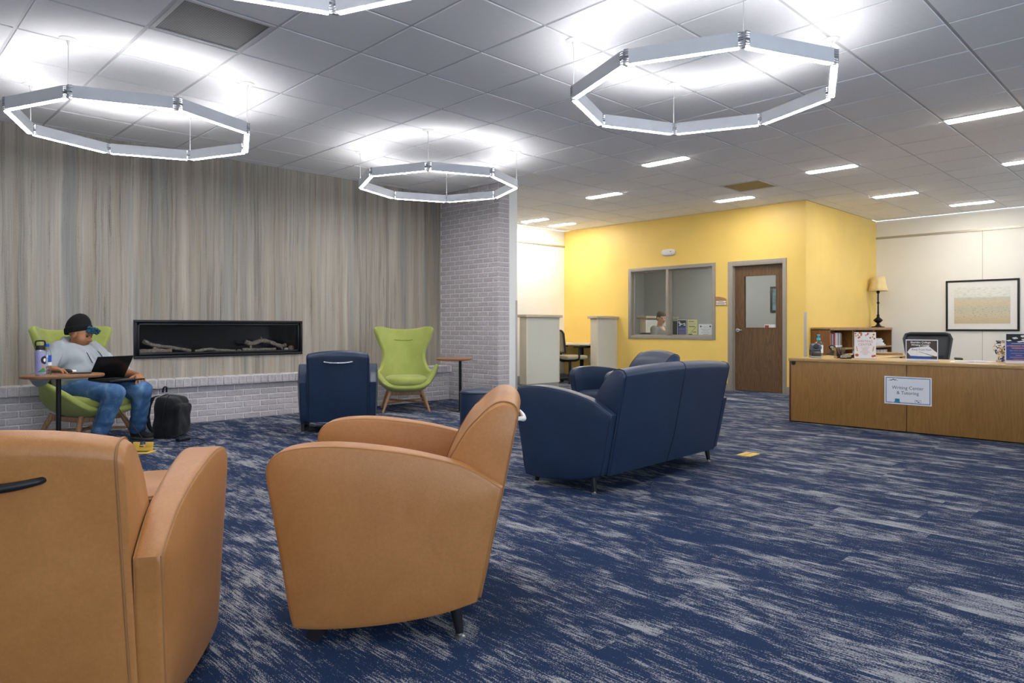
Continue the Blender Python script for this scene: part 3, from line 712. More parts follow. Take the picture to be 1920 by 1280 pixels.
def wing_chair(lab, loc, rot):
    t = thing('wing_chair', lab, 'armchair', loc, rot, 'green wool wing chairs')
    n = 14; bm = bmesh.new(); rows = []
    for i, (x, z, ye, E) in enumerate(CV):
        a, c = CV[max(i-1, 0)], CV[min(i+1, len(CV)-1)]
        tx, tz = c[0]-a[0], c[1]-a[1]; L = math.hypot(tx, tz); nx, nz = tz/L, -tx/L     # normal toward the sitter
        row = []
        for k in range(-n, n+1):
            u = k/n; g = math.copysign(abs(u)**.85, u); pw = 3.2 if i < 7 else 2.3
            l = E*abs(u)**pw; dz = .028*u*u if i >= len(CV)-3 else 0
            if i >= len(CV)-2: dz -= (.05 if i == len(CV)-1 else .02)*(max(0, abs(u)-.7)/.3)**2
            row.append(bm.verts.new((x+nx*l, ye*g, z+nz*l+dz)))
        rows.append(row)
    for a, c in zip(rows, rows[1:]):
        for k in range(2*n): bm.faces.new((a[k], a[k+1], c[k+1], c[k]))
    me = bpy.data.meshes.new('shell'); bm.to_mesh(me); bm.free(); 
    for p in me.polygons: p.use_smooth = True
    sh = link('shell', me, 'green_wool', t)
    md = sh.modifiers.new('t', 'SOLIDIFY'); md.thickness = .058; md.offset = 0; sub(sh, 2)
    pts = [(-.345+.06+.002*abs(y)*10*0-.0, y, .875+.10*(y/.12)**2*.10) for y in np.linspace(-.12, .12, 9)]
    B().tube([(p[0]-.008, p[1], p[2]) for p in pts], .004, 6).obj('headrest_seam', 'green_seam', t)
    rg = []
    for s, z in ((.90, .33), (.985, .345), (1, .375), (.99, .405), (.95, .425), (.78, .442), (.4, .450), (.02, .452)):
        r = []
        for q in range(40):
            a = 2*PI*q/40; ca, sa = math.cos(a), math.sin(a)
            r.append(Vector((.10+.285*s*math.copysign(abs(ca)**.65, ca), .262*s*math.copysign(abs(sa)**.65, sa), z-.02*(ca < 0)*abs(ca)*0)))
        rg.append(r)
    B().loft(rg).obj('seat_cushion', 'green_wool', t, ang=60)
    for sx in (1, -1):
        for sy in (1, -1):
            B().tube([(sx*.20, sy*.185, .262), (sx*.228, sy*.225, .17), (sx*.275, sy*.286, .0)], [.024, .023, .013], 12).obj('leg', 'leg_wood', t)
    f = B()
    for s in (1, -1): f.box(-.2, .2, s*.195-.011, s*.195+.011, .205, .25, .004); f.box(s*.205-.011, s*.205+.011, -.19, .19, .205, .25, .004)
    f.obj('apron', 'leg_wood', t)
    for s in (1, -1): B().tube([(-.243, -s*.245, .115), (0, 0, .118), (.243, s*.245, .115)], .012, 8).obj('stretcher', 'leg_wood', t)
    B().box(-.09, .09, -.09, .09, .195, .245, .006).obj('swivel_plate', 'black_metal', t)
    return t
GA = math.radians(-64.4); GC = math.radians(-69); GP = Vector((1.69, 7.31, 0))
wing_chair('green wing chair on which the person with the laptop sits', GP, GC)
GB = math.radians(-122); dB = Vector((math.cos(GB), math.sin(GB), 0))
wing_chair('empty green wing chair beside the grey brick column', Vector((5.08, 7.045, 0))-.275*dB, GB)

# ================================================================== small oval tables
def side_table(lab, loc, rot, off):
    t = thing('side_table', lab, 'table', loc, rot, 'oval laptop tables'); rg = []
    for s, z in ((.955, .640), (.985, .643), (1, .652), (1, .660), (.99, .664), (.97, .665)):
        rg.append([Vector((off[0]+.295*s*math.copysign(abs(math.cos(a))**.82, math.cos(a)), off[1]+.22*s*math.copysign(abs(math.sin(a))**.82, math.sin(a)), z)) for a in [2*PI*q/56 for q in range(56)]])
    B().loft(rg).obj('table_top', 'table_wood', t)
    B().cyl((0, 0, .008), (0, 0, .641), .0185, n=20).obj('pole', 'black_metal', t)
    B().box(-.09, .09, -.06, .06, .632, .641, .004).obj('bracket', 'black_metal', t)
    o, i_ = [], []
    for q in range(41):
        a = -1.1+(2*PI-.0-2.2+2.2)*q/40*.87
        a = math.radians(20)+math.radians(320)*q/40
        o.append((.15+.2*math.cos(a), .2*math.sin(a))); i_.append((.15+.115*math.cos(a), .115*math.sin(a)))
    B().prism(o+i_[::-1], 'z', 0.0, .008).obj('base_plate', 'black_metal', t, sm=False)
    return t
TR = math.radians(-11.4)
tabL = side_table('oval wood-topped small table with the bottles, in front of the green chair', (1.33, 6.63, 0), TR, (.03, 0))
side_table('oval wood-topped small table standing against the brick column', (5.62, 6.66, 0), math.radians(40), (.02, .075))

# ================================================================== fireplace
fp = thing('fireplace', 'long black linear fireplace set into the stone wall', 'fireplace', (0, VS, 0))
mat('fire_black', '#0d0d0f', .45, var=.1); mat('fire_frame', '#1c1c1f', .35, metal=.4, var=.08); mat('fire_inner', '#08080a', .25, var=.2)
b = B(); w = .028; y0, y1 = -.025, .06
b.box(F0, F1, y0, y1, FZ0, FZ0+w, .003).box(F0, F1, y0, y1, FZ1-w, FZ1, .003).box(F0, F0+w, y0, y1, FZ0+w, FZ1-w, .003).box(F1-w, F1, y0, y1, FZ0+w, FZ1-w, .003); b.obj('frame', 'fire_frame', fp)
b = B(); a = .036; w = .02
b.box(F0+a, F1-a, -.012, .05, FZ0+a, FZ0+a+w, .002).box(F0+a, F1-a, -.012, .05, FZ1-a-w, FZ1-a, .002).box(F0+a, F0+a+w, -.012, .05, FZ0+a, FZ1-a, .002).box(F1-a-w, F1-a, -.012, .05, FZ0+a, FZ1-a, .002); b.obj('inner_frame', 'fire_frame', fp)
b = B(); b.box(F0, F1, .36, .38, FZ0, FZ1).box(F0, F1, .06, .36, FZ0, FZ0+.045).box(F0, F1, .06, .36, FZ1-.02, FZ1).box(F0, F0+.02, .06, .36, FZ0, FZ1).box(F1-.02, F1, .06, .36, FZ0, FZ1); b.obj('firebox', 'fire_inner', fp, sm=False)
glass('fire_glass', (.9, .9, .92), .02)
box('pane', 'fire_glass', fp, F0+.05, F1-.05, .03, .034, FZ0+.05, FZ1-.05, sm=False)
m, k, p = newmat('driftwood'); tc = k.n.new('ShaderNodeTexCoord')
k.put(p, 'Base Color', k.ramp(k.noise(tc.outputs['Object'], 40, 5, .7), [(.3, srgb('#5d5346')), (.55, srgb('#a09382')), (.75, srgb('#c9bfae'))])); p.inputs['Roughness'].default_value = .9
LZ = FZ0+.045
def log(lab, pts, rad, kn=()):
    P = bez(pts, 6); r = [rad[0]+(rad[1]-rad[0])*i/(len(P)-1) for i in range(len(P))]
    r = [q*(1+.10*math.sin(i*1.3+len(lab))+.06*math.sin(i*4.1)) for i, q in enumerate(r)]
    b = B().tube(P, r, 10)
    for (c, e, rr) in kn: b.tube(bez([c, ((Vector(c)+Vector(e))/2+Vector((0, 0, .005))), e], 4), [rr*(1-.06*i) for i in range(9)], 8)
    tag(b.obj('driftwood_log', 'driftwood', None), lab, 'log', 'driftwood in the fireplace')
Y = VS
log('straight driftwood log lying at the left end of the fireplace', [(2.37, Y+.10, LZ+.026), (2.55, Y+.095, LZ+.03), (2.72, Y+.10, LZ+.026)], (.026, .024))
log('forked driftwood branch slanting down across the left log of the fireplace', [(2.45, Y+.18, LZ+.14), (2.56, Y+.17, LZ+.09), (2.74, Y+.16, LZ+.062), (2.95, Y+.15, LZ+.022)], (.024, .018), [((2.60, Y+.17, LZ+.07), (2.52, Y+.15, LZ+.03), .018)])
log('low humped driftwood piece in the middle of the fireplace', [(2.98, Y+.12, LZ+.014), (3.08, Y+.13, LZ+.03), (3.18, Y+.13, LZ+.034), (3.26, Y+.13, LZ+.014)], (.018, .016))
log('thin flat driftwood piece right of the fireplace middle', [(3.24, Y+.16, LZ+.02), (3.34, Y+.15, LZ+.02), (3.46, Y+.14, LZ+.012)], (.018, .010))
log('arched driftwood branch at the right of the fireplace', [(3.60, Y+.20, LZ+.115), (3.68, Y+.19, LZ+.09), (3.80, Y+.18, LZ+.125), (3.92, Y+.18, LZ+.10), (4.04, Y+.17, LZ+.055), (4.11, Y+.17, LZ+.07)], (.03, .022), [((3.66, Y+.19, LZ+.08), (3.66, Y+.17, LZ+.02), .018), ((3.80, Y+.18, LZ+.13), (3.79, Y+.18, LZ+.17), .012), ((4.03, Y+.17, LZ+.06), (4.06, Y+.15, LZ+.012), .016)])
log('straight driftwood stick lying under the arched branch', [(3.53, Y+.11, LZ+.022), (3.72, Y+.11, LZ+.018), (3.95, Y+.12, LZ+.022)], (.022, .015))
mat('pebble', '#c4bbae', .8, var=.1)
tag(B().sphere((4.08, Y+.10, LZ+.018), (.03, .022, .018), 8).obj('pebble', 'pebble'), 'flat white stone at the right of the fireplace', 'stone')
tag(B().sphere((4.155, Y+.12, LZ+.032), (.036, .03, .032), 8).obj('pebble', 'driftwood'), 'round knotted driftwood stub at the right end of the fireplace', 'log')
tag(B().sphere((3.50, Y+.14, LZ+.014), (.026, .02, .014), 8).obj('pebble', 'driftwood'), 'small driftwood chip in the middle gap of the fireplace', 'log')

# ================================================================== floor boxes, cables, backpack
mat('box_yellow', '#d9b24a', .45, var=.06); mat('socket_dark', '#4d421f', .6)
def floor_box(lab, loc, rot, open_=False, s=.19):
    t = thing('floor_box', lab, 'outlet', loc, rot, 'yellow floor boxes')
    b = B().box(-s/2, s/2, -s/2+.03, s/2-.03, 0, .006, .002); b.obj('cover_plate', 'box_yellow', t)
    if open_:
        box('socket_well', 'socket_dark', t, -.07, .07, -.03, .03, .0055, .0075)
        b = B(); M = Matrix.Translation((0, .035, .006)) @ Matrix.Rotation(math.radians(-14), 4, 'X')
        b.box(-.085, .085, 0, .01, 0, .03, .002, M=M).box(-.085, -.03, 0, .01, .03, .075, .002, M=M).box(.02, .085, 0, .01, .03, .075, .002, M=M).box(-.03, .02, 0, .01, .03, .05, .002, M=M)
        b.obj('lid', 'box_yellow', t)
    else: box('lid_seam', 'socket_dark', t, -s/2+.02, s/2-.02, -.002, .002, .0055, .0068)
    return t
floor_box('open yellow floor box with a plugged cable behind the left tan armchair', (1.86, 6.36, 0), math.radians(-44), True, .21)
floor_box('closed yellow floor box on the carpet right of the navy sofa', (5.40, 2.735, 0), math.radians(1), False, .18)
floor_box('yellow floor box mostly hidden by the navy ottoman', (4.86, 5.62, 0), 0, False, .17)
def cord(name, lab, pts, r=.004, m='black_plastic'): return tag(B().tube(bez(pts, 8), r, 6).obj(name, m), lab, 'cord')
cord('power_cord', 'black cord from the yellow floor box to the charger brick', [(1.86, 6.37, .05), (1.93, 6.42, .03), (2.02, 6.55, .005), (2.12, 6.42, .005), (2.3, 6.36, .005), (2.46, 6.52, .005), (2.47, 6.70, .005), (2.398, 6.749, .014)])
b = B().box(-.065, .065, -.028, .028, 0, .03, .008, 3); tag(b.obj('charger_brick', 'black_plastic', None, (2.33, 6.72, 0), .4), 'black laptop charger brick lying on the carpet near the backpack', 'charger')
cord('charging_cable', 'thin black cable hanging from the laptop down along the jeans', [(1.75, 7.06, .552), (1.752, 6.99, .52), (1.80, 6.905, .43), (1.84, 6.82, .30), (1.93, 6.76, .16), (1.99, 6.74, .06), (2.02, 6.72, .005), (2.12, 6.70, .005), (2.26, 6.69, .014)], .0035)
fabric('pack_cloth', '#0e0f12', '#1c1d21', 300)
pk = thing('backpack', 'black backpack standing on the carpet next to the brick hearth', 'bag', (2.33, 7.06, 0), math.radians(-50))
def f_pack(P):
    tap = np.clip((P[:, 2]-.06)/.42, 0, 1)
    Q = P.copy(); Q[:, 0] = P[:, 0]-.03*tap
    d = sd_box(Q, (0, 0, .215), (.10, .155, .215), .05)
    d = smin(d, sd_box(Q, (.085, 0, .17), (.055, .125, .15), .035), .008)
    top = smax(d, (P[:, 2]-.40)-.15*(-.02-P[:, 0]), .06)
    groove = np.abs(P[:, 0]-.045-.03*tap)-.004
    return smax(top, -smax(groove, -(d+.008), .004), .006)+.004*np.sin(P[:, 2]*38+6*P[:, 1]+np.sin(P[:, 1]*31))
link('bag_body', nets(f_pack, (-.16, -.19, -.01), (.2, .19, .46), .0085), 'pack_cloth', pk)
for s in (-1, 1):
    B().loft([[Vector((x+dx, s*(.075+w_), z)) for dx, w_ in ((0, -.028), (-.012, -.02), (-.012, .02), (0, .028), (.01, .02), (.01, -.02))] for x, z in [(-.075, .40), (-.125, .38), (-.165, .30), (-.18, .20), (-.165, .11), (-.13, .06), (-.10, .05)]]).obj('shoulder_strap', 'pack_cloth', pk)
B().tube(bez([(-.055, -.03, .425), (-.05, -.02, .47), (-.05, .02, .47), (-.055, .03, .425)]), .009, 8).obj('carry_handle', 'pack_cloth', pk)
B().tube(bez([(.115, -.1, .30), (.14, 0, .315), (.115, .1, .30)]), .0035, 6).obj('zipper', 'black_metal', pk)
B().tube(bez([(.02, -.16, .10), (.03, -.162, .22), (.05, -.15, .36), (.06, -.1, .41)]), .0045, 6).obj('zipper', 'black_metal', pk)
B().box(-.14, -.10, -.115, -.06, .018, .034, .006).obj('strap_buckle', 'black_plastic', pk)

# ================================================================== people
mat('skin_warm', '#a4714e', .5, var=.05, scale=30); mat('skin_pale', '#d2a58e', .5, var=.04, scale=30)
fabric('hoodie_grey', '#93999e', '#abb0b4', 350, .25); fabric('tee_grey', '#6f716d', '#858781', 350, .2)
mat('beanie_black', '#0c0c0e', .95, var=.2, scale=60, bump=.5, bscale=160); mat('hair_teal', '#1f4f63', .7, var=.45, scale=45); mat('hair_brown', '#4c4538', .8, var=.25, scale=50)
mat('eye_dark', '#15100d', .3); mat('lip', '#8a5647', .5); mat('cord_grey', '#3d4247', .8); mat('shoe_black', '#1c1b1b', .7, var=.1); mat('sole', '#4a4845', .8)
def denim():
    m, k, p = newmat('denim'); tc = k.n.new('ShaderNodeTexCoord'); v = tc.outputs['Object']
    f = k.math('ADD', k.math('MULTIPLY', k.noise(v, 7, 4, .6, .5), .75), k.math('MULTIPLY', k.noise(v, 220, 2), .25))
    k.put(p, 'Base Color', k.ramp(f, [(.32, srgb('#27466b')), (.52, srgb('#3e6590')), (.68, srgb('#6f90b2'))])); p.inputs['Roughness'].default_value = .85
    b = k.n.new('ShaderNodeBump'); b.inputs['Strength'].default_value = .3; b.inputs['Distance'].default_value = .004; k.put(b, 'Height', k.noise(v, 26, 4, .6, 1)); k.put(p, 'Normal', b.outputs[0])
denim()
def rotm(yaw, pitch, roll=0):
    return (Matrix.Rotation(yaw, 3, 'Z') @ Matrix.Rotation(pitch, 3, 'Y') @ Matrix.Rotation(roll, 3, 'X'))
def f_head(P, full=1.0):
    """head in its own frame: +X = face, origin between the ears; ~0.235 tall"""
    d = sd_ell(P, (-.012, 0, .035), (.098, .076, .088))
    d = smin(d, sd_ell(P, (.028, 0, -.035), (.062, .060, .082)), .035)          # face and jaw
    d = smin(d, sd_ell(P, (.034, 0, -.082), (.040, .036*full, .028)), .03)      # chin
    for s in (-1, 1):
        d = smin(d, sd_ell(P, (.045, s*.036, -.035), (.036, .030*full, .034)), .03)   # cheeks
        d = smax(d, -sd_ell(P, (.097, s*.032, .006), (.016, .017, .011)), .014)  # eye sockets
        d = smin(d, sd_ell(P, (-.005, s*.079, -.012), (.018, .009, .030)), .008)  # ears
    d = smin(d, sd_caps(P, (.082, 0, .008), (.108, 0, -.026), .010, .013), .012)  # nose
    for s in (-1, 1): d = smin(d, sd_ell(P, (.098, s*.012, -.03), (.011, .009, .008)), .008)
    d = smin(d, sd_caps(P, (.080, -.016, -.060), (.080, .016, -.060), .010), .010)  # mouth
    d = smax(d, -sd_caps(P, (.093, -.02, -.0595), (.093, .02, -.0595), .0028), .004)
    d = smin(d, sd_caps(P, (.078, -.036, .026), (.078, .036, .026), .013), .012)  # brow
    return d
def hand(sign, M, curl=.45, spread=.11, flat=0.0):
    """right hand (sign=1): +X fingers, palm down (-Z), thumb to +Y*sign; M places it"""
    L = [(.042, .027, .021), (.046, .030, .022), (.043, .028, .021), (.034, .022, .018)]; Y = [.030, .010, -.010, -.029]
    def f(P):
        d = sd_box(P, (.045, 0, 0), (.046, .040, .0135), .013)
        d = smin(d, sd_caps(P, (-.03, 0, 0), (.02, 0, 0), .026, .028), .02)
        for i in range(4):
            p = np.array([.086-.006*abs(i-1), sign*Y[i], .002]); a = .15; ya = sign*(1.3-i)*spread
            for q, l in enumerate(L[i]):
                e = p+l*np.array([math.cos(a)*math.cos(ya), math.cos(a)*math.sin(ya), -math.sin(a)])
                d = smin(d, sd_caps(P, p, e, .0098-.001*q, .0092-.0012*q), .004); p = e; a += curl
        p = np.array([.012, sign*.034, -.004]); a = .9
        for l, r0, r1 in ((.038, .0145, .012), (.032, .0115, .0105), (.025, .0105, .0085)):
            e = p+l*np.array([math.cos(a), sign*math.sin(a), -.28]); d = smin(d, sd_caps(P, p, e, r0, r1), .006); p = e; a -= .33
        return d
    me = nets(f, (-.065, -.085, -.11), (.2, .085, .03), .0042); me.transform(M); return me
def joined(meshes):
    bm = bmesh.new()
    for m_ in meshes: bm.from_mesh(m_); bpy.data.meshes.remove(m_)
    me = bpy.data.meshes.new('m'); bm.to_mesh(me); bm.free()
    for p in me.polygons: p.use_smooth = True
    return me
def limb(P, pts, rad, k=.02):
    d = None
    for a, c, r0, r1 in zip(pts, pts[1:], rad, rad[1:]):
        q = sd_caps(P, a, c, r0, r1); d = q if d is None else smin(d, q, k)
    return d
def wrinkle(P, a=.004): return a*(np.sin(P[:, 2]*46+9*np.sin(P[:, 1]*13)+5*P[:, 0])*np.sin(P[:, 0]*17+P[:, 1]*21))
# ---------------------------------------------------------------- person with the laptop
pe = thing('person', 'seated person in grey hoodie, blue jeans and black beanie with laptop on lap', 'person', GP, GA)
RS, RE, RW = (-.14, -.17, .845), (-.02, -.43, .61), (.24, -.525, .70)
LS, LE, LW = (-.13, .165, .83), (.05, .31, .62), (.385, .215, .598)
NK, HC_ = (-.1, 0, .90), Vector((-.052, -.028, .978))
HM = rotm(math.radians(22), math.radians(15), math.radians(-6))
RH, RK, RA = (-.07, -.11, .485), (.52, -.155, .468), (.37, -.185, .095)
LH, LK, LA = (-.07, .11, .485), (.50, .15, .472), (.33, .255, .095)
def to_head(P): return (P-np.array(HC_))@np.array(HM)
def f_body(P):
    d = sd_ell(P, (-.09, 0, .55), (.16, .19, .14)); d = smin(d, sd_ell(P, (-.10, 0, .74), (.14, .165, .18)), .06)
    d = smin(d, sd_caps(P, (-.12, -.01, .83), (-.075, -.025, .93), .064, .062), .03)
    for S, E_, W_ in ((RS, RE, RW), (LS, LE, LW)): d = smin(d, limb(P, [S, E_, W_], [.062, .052, .031]), .03)
    for H, K, A in ((RH, RK, RA), (LH, LK, LA)): d = smin(d, limb(P, [H, K, A], [.09, .062, .042]), .03)
    return d
hd = nets(f_head, (-.14, -.11, -.14), (.15, .11, .15), .0052); hd.transform(Matrix.Translation(HC_) @ HM.to_4x4())
def frame(o, x, z):
    x = Vector(x).normalized(); z = Vector(z); y = z.cross(x).normalized(); z = x.cross(y)
    M = Matrix((x, y, z)).transposed().to_4x4(); M.translation = Vector(o); return M
hr = hand(1, frame(Vector(RW)+Vector((.02, .0, .0)), (.93, .25, -.10), (.05, .1, 1)), .42)
hl = hand(-1, frame(Vector(LW)+Vector((.015, -.012, -.002)), (.75, -.48, -.25), (.2, .1, 1)), .35)
link('body', joined([nets(f_body, (-.3, -.6, .0), (.65, .5, 1.03), .013), hd, hr, hl]), 'skin_warm', pe)
def f_hood(P):
    d = sd_ell(P, (-.10, 0, .555), (.19, .225, .13)); d = smin(d, sd_ell(P, (-.03, 0, .635), (.205, .22, .15)), .07)
    d = smin(d, sd_ell(P, (-.085, -.005, .765), (.18, .20, .14)), .05)
    d = smin(d, sd_caps(P, (-.135, -.14, .83), (-.13, .14, .825), .076), .06)
    d = smin(d, sd_ell(P, (-.185, -.01, .885), (.085, .13, .07)), .03)
    rim = np.sqrt((np.sqrt(((P[:, 0]+.10)/1.0)**2+(P[:, 1]+.015)**2)-.102)**2+(P[:, 2]-.888-.40*(-.10-P[:, 0]))**2)-.033
    d = smin(d, rim, .02)
    for S, E_, W_ in ((RS, RE, RW), (LS, LE, LW)):
        e = np.array(E_)+.42*(np.array(W_)-np.array(E_)); d = smin(d, limb(P, [S, E_, e], [.078, .068, .058]), .05)
    d = d+wrinkle(P, .006)+.007*np.sin(P[:, 2]*24+P[:, 1]*9-P[:, 0]*14)*np.exp(-((P[:, 2]-.68)/.12)**2)+.0035*np.sin(P[:, 2]*70+20*P[:, 0])*(P[:, 2] < .62)
    d = smax(d, -sd_caps(P, (-.10, -.012, .85), (-.07, -.02, .99), .068, .07), .01)
    for E_, W_ in ((RE, RW), (LE, LW)):
        ax = np.array(W_)-np.array(E_); ax /= np.linalg.norm(ax); e = np.array(E_)+.17*ax
        cut = (P-e)@ax; near = np.linalg.norm(P-e, axis=1) < .14
        d = np.where(near, np.maximum(d, cut+.03), d)
    return d
hoodie = link('hoodie', nets(f_hood, (-.34, -.6, .42), (.3, .52, 1.02), .0105), 'hoodie_grey', pe)
for s in (-1, 1): B().tube(bez([(.0, s*.045-.01, .862), (.068, s*.06, .822), (.108, s*.065+.01, .765), (.132, s*.06+.02, .705)], 6), .0042, 6).obj('drawstring', 'cord_grey', hoodie)
B().tube(bez([(-.10+.102*math.cos(a), -.015+.102*math.sin(a), .903-.09*math.cos(a)*.35) for a in np.linspace(-2.2, 2.2, 9)], 4), .004, 6).obj('hood_seam', 'cord_grey', hoodie)
def f_jeans(P):
    d = sd_ell(P, (-.10, 0, .50), (.19, .215, .105))
    for H, K, A in ((RH, RK, RA), (LH, LK, LA)):
        d = smin(d, limb(P, [H, K, A], [.108, .083, .068]), .035)
    d = d+wrinkle(P, .004)+.004*np.sin(P[:, 2]*85+8*P[:, 1])*(P[:, 2] < .24)
    return np.maximum(d, .055-P[:, 2])
jeans = link('jeans', nets(f_jeans, (-.32, -.32, .04), (.66, .38, .64), .011), 'denim', pe)
for K, A, s in ((RK, RA, -1), (LK, LA, 1)):
    B().tube(bez([Vector(K)+Vector((.0, -.084, .0)), (Vector(K)+Vector(A))/2+Vector((.0, -.0775, 0)), Vector(A)+Vector((0, -.070, -.02))], 5), .002, 5).obj('seam', 'cord_grey', jeans)
for A, ang, s in ((RA, math.radians(-4), -1), (LA, math.radians(-2), 1)):
    def f_shoe(P):
        d = sd_ell(P, (.03, 0, .045), (.085, .043, .045)); d = smin(d, sd_ell(P, (.12, 0, .036), (.075, .046, .034)), .03); d = smin(d, sd_caps(P, (-.02, 0, .05), (-.02, 0, .10), .043, .046), .02)
        return np.maximum(d, .012-P[:, 2])
    def f_sole(P): return np.maximum(smin(sd_ell(P, (-.0, 0, .012), (.075, .043, .03)), sd_ell(P, (.12, 0, .012), (.082, .05, .03)), .05), np.maximum(P[:, 2]-.028, .002-P[:, 2]))
    so = link('shoe', nets(f_shoe, (-.09, -.07, 0), (.22, .07, .16), .0075), 'shoe_black', pe, (A[0]-.01, A[1], 0), ang)
    link('sole', nets(f_sole, (-.1, -.07, -.01), (.23, .07, .05), .006), 'sole', so)
HMX = Matrix.Translation(HC_) @ HM.to_4x4()
def f_bean(P):
    tilt = P[:, 2]-.48*P[:, 0]
    d = sd_ell(P, (-.035, 0, .055), (.108, .088, .138)); d = smax(d, .030-tilt+.0, .01)
    band = smax(np.abs(sd_ell(P, (-.035, 0, .055), (.109, .089, .138)))-.005, np.abs(tilt-.052)-.03, .008)
    return smin(d, band, .004)+.0012*np.sin(np.arctan2(P[:, 1], P[:, 0]+.02)*46)
be = nets(f_bean, (-.18, -.13, -.04), (.15, .13, .2), .006); be.transform(HMX)
bo = link('beanie', be, 'beanie_black', pe)
mk = B(); 
mk.tube([HMX @ Vector((.088, -.036+.0*q, .062+.001)) + Vector((0, 0, 0)) if False else HMX @ Vector((.094-.012*abs(math.sin(q)), -.028+.014*math.cos(q), .068+.012*math.sin(q))) for q in np.linspace(2.6, 6.4, 8)], .0022, 5)
mk.obj('embroidery', 'white_plastic', bo)
def f_hair(P):
    d = np.full(len(P), 9.); r = random.Random(4)
    for i in range(60):
        c = (.082+r.uniform(-.015, .05), r.uniform(-.055, .05), .072+r.uniform(-.028, .018)); d = smin(d, np.linalg.norm(P-np.array(c), axis=1)-r.uniform(.009, .016), .004)
    return d+.003*np.sin(P[:, 0]*260)*np.sin(P[:, 1]*240)*np.sin(P[:, 2]*250)
ha = nets(f_hair, (.03, -.09, .0), (.17, .09, .13), .004); ha.transform(HMX); link('hair', ha, 'hair_teal', pe)
ey = B()
for s in (-1, 1): ey.sphere(HMX @ Vector((.083, s*.032, .004)), .0088, 6)
ey.obj('eyes', 'eye_dark', pe)
eb = B()
for s in (-1, 1): eb.tube([HMX @ Vector((.0905-.010*q*q*3, s*(.018+.032*q), .021+.006*math.sin(PI*q))) for q in np.linspace(0, 1, 6)], .0032, 5)
eb.obj('eyebrows', 'eye_dark', pe)
B().tube([HMX @ Vector((.0915-.25*y*y*20*.2, y, -.0595-.0)) for y in np.linspace(-.02, .02, 7)], .0032, 5).obj('lips', 'lip', pe)
# laptop on the lap
mat('laptop_black', '#121214', .35, var=.1); mat('keys', '#0a0a0c', .6); mat('laptop_screen', '#15161a', .15); mat('silver', '#a9abb0', .3, metal=.7)
GM = Matrix.Translation(GP) @ Matrix.Rotation(GA, 4, 'Z')
lp = thing('laptop', 'black laptop standing open on the lap of the person in the hoodie', 'laptop', GM @ Vector((.205, .03, .566)), GA+math.radians(-4))
box('base', 'laptop_black', lp, 0, .285, -.175, .175, 0, .016, .004)
box('keyboard', 'keys', lp, .03, .16, -.15, .15, .0155, .0175)
box('touchpad', 'silver', lp, .185, .265, -.055, .055, .0155, .017)
B().box(-.006, .002, -.175, .175, .0, .245, .003, M=Matrix.Translation((0, 0, .014)) @ Matrix.Rotation(math.radians(33), 4, 'Y')).obj('lid', 'laptop_black', lp)
B().cyl((0, -.12, .014), (0, .12, .014), .007, n=10).obj('hinge', 'laptop_black', lp)
# things on the left table
def TP(px, py, z=.665):
    d = (CAMZ-z)*FPX/(py-613); X = (px-960)/FPX*d; s, c = math.sin(HEAD), math.cos(HEAD); return Vector((X*s+d*c, -X*c+d*s, z))
mat('tumbler_purple', '#9a97c4', .4, var=.03); mat('sticker_green', '#3f8a3d', .5); mat('sticker_orange', '#d98a3a', .5); mat('bottle_cap', '#1f55d6', .4); mat('label_blue', '#2452b8', .45)
tb = thing('tumbler', 'lavender steel tumbler with black carry-handle lid and stickers', 'bottle', (1.19, 6.545, .665), math.radians(-100))
B().lathe([(0, 0), (.034, 0), (.0355, .004), (.0355, .012), (0.001, .012)], 32).obj('steel_base', 'chrome', tb)
B().lathe([(0, .0125), (.0355, .0125), (.037, .02), (.037, .185), (.034, .196), (0, .196)], 32).obj('body', 'tumbler_purple', tb)
B().lathe([(0, .196), (.029, .196), (.029, .205), (0.0, .205)], 28).obj('neck', 'chrome', tb)
ld = B().lathe([(0, .205), (.032, .205), (.033, .21), (.033, .235), (.03, .24), (0, .24)], 28).obj('lid', 'black_plastic', tb)
B().tube(bez([(0, -.03, .235), (0, -.031, .262), (0, -.022, .275), (0, .022, .275), (0, .031, .262), (0, .03, .235)], 4), .006, 8).obj('handle', 'black_plastic', ld)
def wrap(name, m, parent, r, a0, a1, z0, z1, n=12, fz=None):
    """a printed patch on a round surface"""
    bm = bmesh.new(); V = []
    for i in range(n+1):
        a = a0+(a1-a0)*i/n; lo, hi = (z0, z1) if fz is None else fz(i/n)
        V.append([bm.verts.new((rr*math.cos(a), rr*math.sin(a), z)) for rr, z in ((r, lo), (r, hi))])
    for p, q in zip(V, V[1:]): bm.faces.new((p[0], q[0], q[1], p[1]))
    return link(name, mesh(bm, 'm', True), m, parent)
circ = lambda c, R: (lambda t: (c-R*math.sqrt(max(0, 1-(2*t-1)**2)), c+R*math.sqrt(max(0, 1-(2*t-1)**2))))
wrap('round_sticker', 'black_plastic', tb, .0374, .05, 1.75, 0, 0, 20, circ(.125, .033)); wrap('round_sticker', 'paper', tb, .0377, .55, 1.25, 0, 0, 14, circ(.125, .014))
wrap('green_sticker', 'sticker_green', tb, .0374, -.55, 1.15, 0, 0, 14, lambda t: (.03, .034+.030*math.sin(PI*t**1.6))); wrap('orange_sticker', 'sticker_orange', tb, .0377, .35, .7, .062, .085)
glass('clear_plastic', (.93, .95, .96), .10); 
wb = thing('water_bottle', 'clear plastic water bottle with blue cap and blue label', 'bottle', (1.245, 6.60, .665), math.radians(-60))
B().lathe([(0, .002), (.026, 0), (.031, .006), (.031, .03), (.029, .035), (.031, .04), (.031, .062), (.029, .066), (.031, .07), (.031, .165), (.026, .19), (.014, .215), (.0125, .235), (0, .236)], 28).obj('body', 'clear_plastic', wb)
